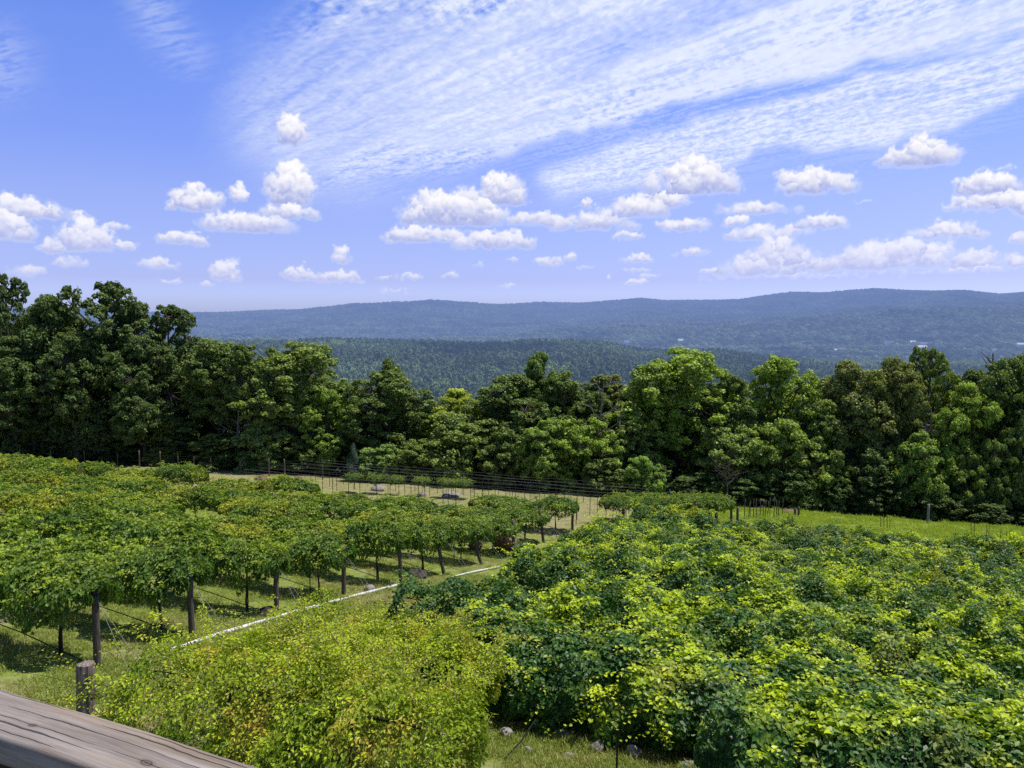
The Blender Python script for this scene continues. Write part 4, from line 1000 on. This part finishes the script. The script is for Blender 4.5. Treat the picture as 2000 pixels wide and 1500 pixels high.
# ------------------------------------------------------------------ deck rail
KNOTS = []
def wood_mat():
    m, nt, out = new_mat('weathered rail wood')
    tc = N(nt, 'ShaderNodeTexCoord'); mp = N(nt, 'ShaderNodeMapping'); mp.inputs['Scale'].default_value = (1.3, 26, 26); L(nt, tc.outputs['Object'], mp.inputs['Vector'])
    g1 = noise(nt, mp.outputs[0], 3.0, 8, .7)
    mp2 = N(nt, 'ShaderNodeMapping'); mp2.inputs['Scale'].default_value = (.9, 9, 9); L(nt, tc.outputs['Object'], mp2.inputs['Vector'])
    g2 = noise(nt, mp2.outputs[0], 3.0, 4, .6)
    wv = N(nt, 'ShaderNodeTexNoise'); wv.inputs['Scale'].default_value = 9; wv.inputs['Detail'].default_value = 5; L(nt, tc.outputs['Object'], wv.inputs['Vector'])
    col = ramp(nt, g1, [(.25, (0.11, 0.09, 0.08)), (.5, (0.27, 0.235, 0.21)), (.75, (0.42, 0.375, 0.345))])
    tan = ramp(nt, g1, [(.25, (0.12, 0.085, 0.06)), (.7, (0.34, 0.27, 0.2))])
    col = mix(nt, ramp(nt, g2, [(.46, 0.0), (.66, .85)]), col, tan)
    sp_ = N(nt, 'ShaderNodeSeparateXYZ'); L(nt, tc.outputs['Object'], sp_.inputs[0])
    xl = N(nt, 'ShaderNodeCombineXYZ'); L(nt, sp_.outputs[0], xl.inputs[0])
    wob = noise(nt, xl.outputs[0], 6, 4, .5)
    yy = math_(nt, 'ADD', sp_.outputs[1], math_(nt, 'MULTIPLY', math_(nt, 'SUBTRACT', wob, .5), .02))
    crack2 = None
    for q, (y0, w0) in enumerate([(.027, .0011), (.012, .0014), (-.008, .0009), (-.019, .0015), (-.033, .001), (.036, .0008)]):
        n_ = N(nt, 'ShaderNodeTexNoise'); n_.noise_dimensions = '1D'; n_.inputs['Scale'].default_value = 3.2; n_.inputs['Detail'].default_value = 2; L(nt, math_(nt, 'ADD', sp_.outputs[0], q * 7.3), n_.inputs['W'])
        wdt = math_(nt, 'MULTIPLY', ramp(nt, n_.outputs['Fac'], [(.42, 0.02), (.6, 1.0)]), w0 * 1.6)
        dlt = math_(nt, 'ABSOLUTE', math_(nt, 'SUBTRACT', yy, y0))
        ln = math_(nt, 'SUBTRACT', 1.0, math_(nt, 'DIVIDE', dlt, math_(nt, 'ADD', wdt, .00005)), True)
        crack2 = ln if crack2 is None else math_(nt, 'MAXIMUM', crack2, ln)
    col = mix(nt, crack2, col, (0.03, 0.022, 0.02))
    for kx, ky, kr in KNOTS:
        dx = math_(nt, 'MULTIPLY', math_(nt, 'SUBTRACT', sp_.outputs[0], kx), .75); dy = math_(nt, 'MULTIPLY', math_(nt, 'SUBTRACT', yy, ky), 1.5)
        ds = math_(nt, 'DIVIDE', math_(nt, 'SQRT', math_(nt, 'ADD', math_(nt, 'MULTIPLY', dx, dx), math_(nt, 'MULTIPLY', dy, dy))), kr)
        kn = ramp(nt, ds, [(.0, .9), (.35, .35), (.5, .95), (.62, .3), (1.0, 0.0)])
        col = mix(nt, kn, col, (0.05, 0.03, 0.025))
    pr = N(nt, 'ShaderNodeBsdfPrincipled', Roughness=.85); pr.inputs['Specular IOR Level'].default_value = .2
    L(nt, col, pr.inputs['Base Color'])
    b = N(nt, 'ShaderNodeBump'); b.inputs['Strength'].default_value = .55; b.inputs['Distance'].default_value = .004
    L(nt, math_(nt, 'SUBTRACT', g1, math_(nt, 'MULTIPLY', crack2, 1.5)), b.inputs['Height']); L(nt, b.outputs[0], pr.inputs['Normal'])
    L(nt, pr.outputs[0], out.inputs[0]); return m
def on_plane(px, py, z):
    d = ray(px, py); return d * (z / d[2])
zr = -.52
a, b = on_plane(0, 1340, zr), on_plane(524, 1500, zr); c = on_plane(0, 1440, zr)
dr = (b - a) / np.linalg.norm(b - a); nr = np.array([-dr[1], dr[0], 0])     # nr points away from the camera
wd = abs((c - a) @ nr); midp = (a + b) / 2 - nr * wd / 2
for kpx, kpy, kr in [(285, 1490, .012), (64, 1418, .008)]:
    q = on_plane(kpx, kpy, zr) - midp; KNOTS.append((float(q @ dr), float(q @ nr), kr))
M['rail'] = wood_mat(); M['railshade'] = rough_mat('deck wood with painted shade', [(0.035, 0.022, 0.016), (0.075, 0.05, 0.035)], 6, stretch=(1, 12, 12), bump=.2)  # shade below the handrail is put into this darker wood colour
rail = empty('deck_railing', tuple(midp + np.array([0, 0, 0.0])), math.atan2(dr[1], dr[0]), 'weathered grey wooden deck railing across the lower left corner', 'railing')
def bevel_box(name, sx, sy, sz, loc, mat, bev, warp=0.0):
    import bmesh
    bm = bmesh.new(); bmesh.ops.create_cube(bm, size=1)
    for v in bm.verts: v.co = (v.co.x * sx, v.co.y * sy, v.co.z * sz)
    bmesh.ops.subdivide_edges(bm, edges=[e for e in bm.edges if abs((e.verts[0].co - e.verts[1].co).x) > sx * .9], cuts=24)
    bmesh.ops.bevel(bm, geom=[e for e in bm.edges if abs((e.verts[0].co - e.verts[1].co).y) < 1e-6 and abs((e.verts[0].co - e.verts[1].co).z) < 1e-6], offset=bev, segments=3, profile=.6, affect='EDGES')
    for v in bm.verts:
        q = v.co.x
        v.co.y += warp * (math.sin(q * 9) * .4 + math.sin(q * 23 + 1) * .2); v.co.z += warp * .5 * math.sin(q * 13 + 2)
    me = bpy.data.meshes.new(name); bm.to_mesh(me); bm.free()
    for f in me.polygons: f.use_smooth = True
    return link(name, me, mat, rail, loc)
bevel_box('handrail', 2.8, wd, .038, (0, 0, -.019), M['rail'], .007, .004)
bevel_box('lower_board', 2.8, .036, .13, (0, .012, -.038 - .066), M['railshade'], .004)
for s in (-.95, .55): bevel_box('post', .088, .088, .88, (s, .0, -.038 - .44), M['railshade'], .005)
for k in range(12): bevel_box('baluster', .035, .035, .72, (-1.25 + k * .13 + .03, -.03, -.5), M['railshade'], .003)
dk = MB()
for k in range(9): dk.box((midp[0], midp[1] - .05 - .145 * k + .0, zr - 1.0), 5, .138, .03)
o = dk.build('deck', M['railshade']); tag(o, 'dark wooden deck floor under the railing', kind='structure')
# ------------------------------------------------------------------ clouds: a backdrop shell far behind the hills, seen through where there is no cloud
AZ = np.arange(-47, 47.01, .056); EL = np.arange(-.6, 34, .056)
def azel(px, py):
    px = np.asarray(px, float); py = np.asarray(py, float)
    a = (px - CX) / F; b = -(py - CY) / F
    X = a; Yv = cp + b * sp; Z = -sp + b * cp
    return np.degrees(np.arctan2(X, Yv)), np.degrees(np.arctan2(Z, np.hypot(X, Yv)))
A_, E_ = np.meshgrid(AZ, EL, indexing='ij')
nA, nE = A_.shape
dx_, dy_, dz_ = np.sin(R(1) * A_) * np.cos(R(1) * E_), np.cos(R(1) * A_) * np.cos(R(1) * E_), np.sin(R(1) * E_)
zz_ = np.maximum(dz_, .03); QX, QY = dx_ / zz_, dy_ / zz_
def inside(poly, X, Y):
    px, py = azel([p[0] for p in poly], [p[1] for p in poly]); c = np.zeros(X.shape, bool); j = len(px) - 1
    for i in range(len(px)):
        t = ((py[i] > Y) != (py[j] > Y)) & (X < (px[j] - px[i]) * (Y - py[i]) / (py[j] - py[i] + 1e-12) + px[i]); c ^= t; j = i
    return c.astype(np.float32)
def box(a, r, ax):
    k = 2 * r + 1; p = np.pad(a, [(r + 1, r) if i == ax else (0, 0) for i in range(2)], mode='edge'); cs = np.cumsum(p, axis=ax)
    return (cs[k:] - cs[:-k]) / k if ax == 0 else (cs[:, k:] - cs[:, :-k]) / k
def blur(a, r):
    for _ in range(2): a = box(box(a, r, 0), r, 1)
    return a
wx = A_ + (fbm(A_ * .45, E_ * .9, 4, 31) - .5) * 3.2; wy = E_ + (fbm(A_ * .45, E_ * .9, 4, 37) - .5) * 1.5
S1 = [(640, 365), (760, 352), (930, 322), (1050, 285), (1200, 238), (1330, 205), (1480, 170), (1600, 150), (1800, 108), (2300, 30), (2300, -400), (690, -400), (650, 0), (590, 80), (510, 125), (470, 200), (430, 245), (480, 295), (570, 335)]
S2 = [(1035, 354), (1150, 302), (1250, 264), (1400, 222), (1550, 192), (1650, 155), (1800, 122), (2300, 20), (2300, 130), (2000, 190), (1900, 232), (1800, 262), (1680, 284), (1500, 296), (1420, 330), (1300, 348), (1250, 366), (1150, 382), (1060, 374)]
W1 = [(250, -60), (330, -60), (345, 60), (405, 130), (370, 140), (300, 90)]
W2 = [(-80, 80), (20, 75), (45, 120), (40, 165), (-80, 175)]
def edge_mask(P, r1, r2, sharp_from):
    m = inside(P, wx, wy); soft = sst(sharp_from - 9, sharp_from + 9, A_)
    return blur(m, r1) * soft + blur(m, r2) * (1 - soft)
m1 = edge_mask(S1, 5, 26, -3.0); m2 = edge_mask(S2, 5, 11, 8); mw = blur(inside(W1, wx, wy), 18) * .42 + blur(inside(W2, wx, wy), 22) * .5
c_, s_ = math.cos(.5), math.sin(.5)
RXq, RYq = QX * c_ - QY * s_, QX * s_ + QY * c_
wq = (fbm(QX * 3, QY * 3, 3, 41) - .5) * .05
al_, ac_ = QX * .58 - QY * .81, QX * .81 + QY * .58
cell = .55 * fbm(QX * 38 + wq * 26, QY * 22 + wq * 20, 4, 43, .62) + .45 * fbm(al_ * 4, ac_ * 26, 5, 44, .62)
rip = .6 * fbm(RXq * 10 + wq * 60, RYq * 46 + wq * 90, 4, 47, .5) + .4 * cell
big = fbm(al_ * .7 + 3, ac_ * 2.6, 4, 53)
left = 1 - sst(-12, 4, A_)
tex = cell * (1 - .65 * left) + rip * .65 * left
cov1 = sst(-14, 4, A_) * .34 + (big - .5) * 1.5 * sst(-4, 10, A_) + (big - .5) * .6
amp_ = .9 + 2.6 * sst(.4, .62, fbm(al_ * .5 + 9, ac_ * 1.7, 3, 57))
fib = fbm(al_ * 1.2, ac_ * 22 + wq * 40, 5, 59, .6)
d1 = m1 * np.clip(.6 + cov1 + (tex - .5) * amp_ + (fib - .5) * .55, 0, 1.1)
d2 = m2 * np.clip(.86 + (big - .5) * .5 + (tex - .5) * 2.2, 0, 1.15)
# gap between the sheets, right side mottled
alpha = np.clip(np.maximum(d1 * .82, d2 * .86), 0, .9) + 0
veil = blur(np.maximum(inside(S1, wx, wy), inside(S2, wx, wy)), 30)
alpha = np.maximum(alpha, veil * np.clip(.12 + (cell - .42) * 1.6 + (fib - .5) * 1.2, 0, .5))
alpha = np.maximum(alpha, mw * np.clip(.5 + (rip - .45) * 3.2, 0, 1))
alpha *= sst(3, 8, E_)
colr = np.empty((nA, nE, 3), np.float32); colr[:] = (0.80, 0.86, 1.0)
colr -= ((.5 - cell) * .35 * alpha)[..., None] * np.array([1, .9, .35])
# cumulus: (px centre, base py, width, height, opacity, seed shape)
CU = [(570, 285, 60, 62, .9, 1), (568, 400, 84, 92, .97, 0), (388, 412, 100, 60, .95, 0), (468, 396, 42, 36, .9, 0), (475, 452, 165, 46, .8, 2), (560, 428, 110, 34, .7, 2), (356, 478, 80, 30, .92, 2),
      (880, 440, 175, 92, 1.0, 0), (975, 400, 85, 80, .9, 0), (830, 474, 180, 40, .85, 2), (965, 486, 150, 44, .85, 2), (930, 440, 130, 60, .9, 0), (1060, 440, 140, 34, .6, 2), (1148, 405, 40, 22, .85, 0),
      (1345, 380, 170, 82, .95, 0), (1300, 405, 90, 40, .6, 2), (1240, 425, 110, 48, .6, 2), (1160, 450, 150, 45, .5, 2), (1575, 380, 150, 64, .95, 0), (1330, 450, 110, 28, .7, 2), (1235, 466, 70, 18, .6, 2), (1440, 440, 46, 20, .8, 2), (1605, 446, 80, 32, .8, 2),
      (1790, 325, 116, 62, 1.0, 0), (1925, 412, 150, 40, 1.0, 0), (1915, 380, 120, 48, .95, 0), (1843, 468, 115, 42, .85, 0), (1480, 470, 140, 34, .55, 2), (1470, 420, 160, 30, .42, 2),
      (50, 425, 100, 42, .75, 2), (165, 490, 92, 66, .9, 0), (20, 470, 80, 54, .85, 0), (245, 488, 52, 20, .75, 2), (225, 448, 52, 14, .6, 2), (110, 495, 56, 34, .65, 0), (135, 520, 60, 22, .5, 2), (302, 525, 76, 24, .65, 2), (340, 555, 40, 14, .5, 2), (440, 547, 64, 46, .85, 0), (408, 558, 24, 10, .6, 2), (155, 425, 40, 14, .5, 2), (50, 540, 60, 26, .4, 2),
      (585, 547, 66, 34, .85, 0), (665, 552, 86, 30, .9, 2), (665, 516, 44, 40, .7, 1), (620, 548, 110, 10, .5, 2), (755, 546, 40, 10, .55, 2), (803, 546, 44, 18, .7, 2), (880, 542, 26, 16, .6, 2), (765, 572, 62, 10, .3, 2), (990, 562, 40, 12, .3, 2),
      (1068, 518, 72, 22, .7, 2), (1118, 508, 30, 16, .5, 2), (1143, 524, 40, 10, .45, 2), (1248, 512, 62, 20, .7, 2), (1250, 530, 52, 12, .6, 2), (1245, 556, 50, 16, .75, 2), (1275, 542, 40, 12, .6, 2), (1190, 546, 20, 10, .6, 2), (1350, 500, 60, 22, .55, 2), (1000, 512, 26, 10, .4, 2), (935, 520, 30, 8, .3, 2),
      (1470, 540, 130, 60, .62, 0), (1520, 520, 100, 64, .62, 0), (1550, 460, 60, 24, .6, 0), (1400, 536, 60, 16, .6, 2), (1570, 534, 110, 50, .62, 0), (1620, 526, 60, 22, .55, 2), (1700, 528, 130, 62, .66, 0), (1760, 520, 90, 66, .62, 0), (1830, 524, 100, 50, .66, 0), (1920, 524, 90, 42, .66, 0), (1985, 520, 60, 26, .6, 2), (1650, 520, 80, 30, .45, 2), (1560, 545, 330, 14, .35, 2), (1860, 534, 260, 14, .35, 2), (1990, 475, 40, 20, .8, 0), (2070, 420, 150, 60, .9, 0), (-60, 460, 120, 70, .8, 0), (1960, 334, 40, 10, .4, 2), (1690, 396, 30, 8, .4, 2), (1690, 270, 20, 8, .3, 2)]
rc = np.random.default_rng(17)
H_ = np.full((nA, nE), -1e9, np.float32); cov = np.zeros((nA, nE), np.float32); lit = np.zeros((nA, nE), np.float32)
warpA = A_ + (fbm(A_ * 2.1, E_ * 2.1, 5, 61, .5) - .5) * .75; warpE = E_ + (fbm(A_ * 2.1, E_ * 2.1, 5, 67, .5) - .5) * .65
fine = fbm(A_ * 3.6, E_ * 3.6, 4, 71, .52)
Ls = np.array([.30, .86, .36]); Ls /= np.linalg.norm(Ls)
for (px, by, w_, h_, op, sh) in CU:
    a0, e0 = azel(px, by); ww = w_ / F * 57.3 / 2 * 1.06; hh = h_ / F * 57.3 * 1.08
    n = int(10 + w_ * .32); px_ = rc.normal(0, .42, n).clip(-1, 1)
    top = (1 - np.abs(px_) ** 2) ** .6 * (.55 + .45 * vnoise(px_ * 2.3 + px, px_ * 0 + by)) if sh != 1 else .4 + .6 * np.abs(px_)
    py_ = rc.random(n) * top
    if sh == 1: py_ = .1 + .85 * rc.random(n); px_ = px_ * .55 * (py_ * .8 + .35)
    rad = hh * (.27 if sh == 0 else .34) * rc.uniform(.6, 1.25, n) * (1 - .35 * py_)
    if sh == 2: rad = np.minimum(rad, hh * .4)
    cx_ = a0 + px_ * (ww - rad * .6); cy_ = e0 + rad * .55 + py_ * np.maximum(hh - rad * 1.6, 0)
    for q in range(n):
        ra = rad[q] * (1.25 if sh == 2 else 1.05); i0, i1 = np.searchsorted(AZ, [cx_[q] - ra * 1.9 - .5, cx_[q] + ra * 1.9 + .5]); j0, j1 = np.searchsorted(EL, [cy_[q] - ra * 1.9 - .5, cy_[q] + ra * 1.9 + .5])
        if i1 <= i0 or j1 <= j0: continue
        sl = np.s_[i0:i1, j0:j1]
        u = (warpA[sl] - cx_[q]) / ra; v = (warpE[sl] - cy_[q]) / (rad[q] * .95); d2_ = u * u + v * v
        a_in = sst(1.22, .3, np.sqrt(d2_) + (fine[sl] - .5) * .7) * op * sst(-.2, .1, E_[sl] - e0 + (fine[sl] - .5) * .5)
        nzv = np.sqrt(np.clip(1 - d2_, 0, 1)); hgt = nzv * rad[q] + rc.uniform(0, .25) * hh + (cy_[q] - e0) * .25
        sh_ = .5 + .5 * (u * Ls[0] + v * Ls[1] + nzv * Ls[2])
        rel = np.clip((E_[sl] - e0) / hh, 0, 1)
        lv = .58 * sh_ + .6 * rel ** .9 + .3 * (fine[sl] - .5) - .1
        up = (a_in > .03) * sst(H_[sl] - .12, H_[sl] + .12, hgt) * np.clip(a_in * 1.4, 0, 1)
        lit[sl] = lit[sl] * (1 - up) + lv * up; H_[sl] = np.where(up > .5, np.maximum(H_[sl], hgt), H_[sl])
        cov[sl] = 1 - (1 - cov[sl]) * (1 - a_in * .8)
cov = np.clip(cov, 0, 1); lit = np.clip(lit, 0, 1)
low = sst(9, 2, E_)
dark = np.array([.40, .46, .80]); lite = np.array([1.02, 1.0, 1.02])  # shaded and sunlit puff tones, painted into the cloud colours
k_ = sst(.1, .85, lit)[..., None]
cc = dark * (1 - k_) + lite * k_
cc = cc * (1 - low[..., None] * .25) + np.array([.78, .77, .98]) * low[..., None] * .25
ca = cov * (1 - .22 * low)
colr = colr * (1 - cov[..., None]) + cc * cov[..., None]
alpha = ca + alpha * (1 - ca)
# thin veil that whitens the lowest sky
alpha = np.clip(alpha, 0, 1)
if 'SKY_PREVIEW' not in globals():
    RS = 20000.0
    idx = np.arange(nA * nE).reshape(nA, nE)
    keep = None
    Q = np.stack([idx[:-1, :-1], idx[1:, :-1], idx[1:, 1:], idx[:-1, 1:]], -1).reshape(-1, 4)
    Vs = np.stack([dx_, dy_, dz_], -1).reshape(-1, 3) * RS
    me = bpy.data.meshes.new('sky'); me.vertices.add(len(Vs)); me.vertices.foreach_set('co', Vs.astype(np.float32).ravel())
    me.loops.add(Q.size); me.loops.foreach_set('vertex_index', Q.astype(np.int32).ravel()); me.polygons.add(len(Q)); me.polygons.foreach_set('loop_start', (np.arange(len(Q)) * 4).astype(np.int32)); me.polygons.foreach_set('loop_total', np.full(len(Q), 4, np.int32))
    at1 = me.attributes.new('cloud', 'FLOAT_COLOR', 'POINT'); at1.data.foreach_set('color', np.concatenate([colr.reshape(-1, 3), alpha.reshape(-1, 1)], 1).astype(np.float32).ravel())
    me.update()
    m, nt, out = new_mat('cloud layer')
    a_ = attr(nt, 'cloud'); em = N(nt, 'ShaderNodeEmission'); L(nt, a_.outputs['Color'], em.inputs[0]); tp = N(nt, 'ShaderNodeBsdfTransparent')
    ms = N(nt, 'ShaderNodeMixShader'); L(nt, a_.outputs['Alpha'], ms.inputs[0]); L(nt, tp.outputs[0], ms.inputs[1]); L(nt, em.outputs[0], ms.inputs[2]); L(nt, ms.outputs[0], out.inputs[0])
    m.cycles.emission_sampling = 'NONE'
    tag(link('sky', me, m), 'blue summer sky with rippled high cloud and small cumulus', kind='structure')
SKY_TINT = [(0.0, (.86, 1.02, 2.0)), (.03, (.95, 1.04, 2.0)), (.047, (.9, .91, 1.72)), (.09, (1.0, .96, 1.6)), (.145, (1.12, 1.04, 1.64)), (.204, (1.02, 1.04, 1.78)), (.31, (1.02, 1.14, 1.98)), (.37, (.84, 1.08, 1.95)), (.5, (.58, .65, 1.0)), (1.0, (.48, .53, .68))]
SKY_STR = 0.1
# ------------------------------------------------------------------ light
SUN_EL, SUN_AZ = 65.0, 72.0           # degrees; azimuth from straight ahead towards the right
sd = np.array([math.sin(R(SUN_AZ)) * math.cos(R(SUN_EL)), math.cos(R(SUN_AZ)) * math.cos(R(SUN_EL)), math.sin(R(SUN_EL))])
sun = bpy.data.lights.new('sun', 'SUN'); sun.energy = 5.0; sun.angle = R(.5); sun.color = (1, .955, .88)
so = bpy.data.objects.new('sun', sun); C.objects.link(so); so.rotation_euler = Vector(sd).to_track_quat('Z', 'Y').to_euler()
w = bpy.data.worlds.new('World'); bpy.context.scene.world = w; w.use_nodes = True
nt = w.node_tree; nt.nodes.clear()
wo = N(nt, 'ShaderNodeOutputWorld'); bg = N(nt, 'ShaderNodeBackground')
sky = N(nt, 'ShaderNodeTexSky'); sky.sky_type = 'NISHITA'; sky.sun_disc = False
sky.sun_elevation = R(SUN_EL); sky.sun_rotation = R(SUN_AZ); sky.altitude = 200; sky.air_density = 1.0; sky.dust_density = .6; sky.ozone_density = 2.0
tc = N(nt, 'ShaderNodeTexCoord'); sx = N(nt, 'ShaderNodeSeparateXYZ'); L(nt, tc.outputs['Generated'], sx.inputs[0])
tintc = ramp(nt, sx.outputs[2], SKY_TINT)
L(nt, mix(nt, 1.0, sky.outputs[0], tintc, 'MULTIPLY'), bg.inputs['Color']); bg.inputs['Strength'].default_value = SKY_STR
L(nt, bg.outputs[0], wo.inputs[0])
w.cycles.sampling_method = 'MANUAL'; w.cycles.sample_map_resolution = 512
sc = bpy.context.scene
sc.view_settings.view_transform = 'Standard'; sc.view_settings.look = 'None'; sc.view_settings.exposure = 0; sc.view_settings.gamma = 1
sc.cycles.max_bounces = 6; sc.cycles.diffuse_bounces = 3; sc.cycles.glossy_bounces = 2; sc.cycles.transmission_bounces = 3; sc.cycles.transparent_max_bounces = 8
sc.cycles.use_adaptive_sampling = True; sc.cycles.adaptive_threshold = 0.015
sc.cycles.use_denoising = False
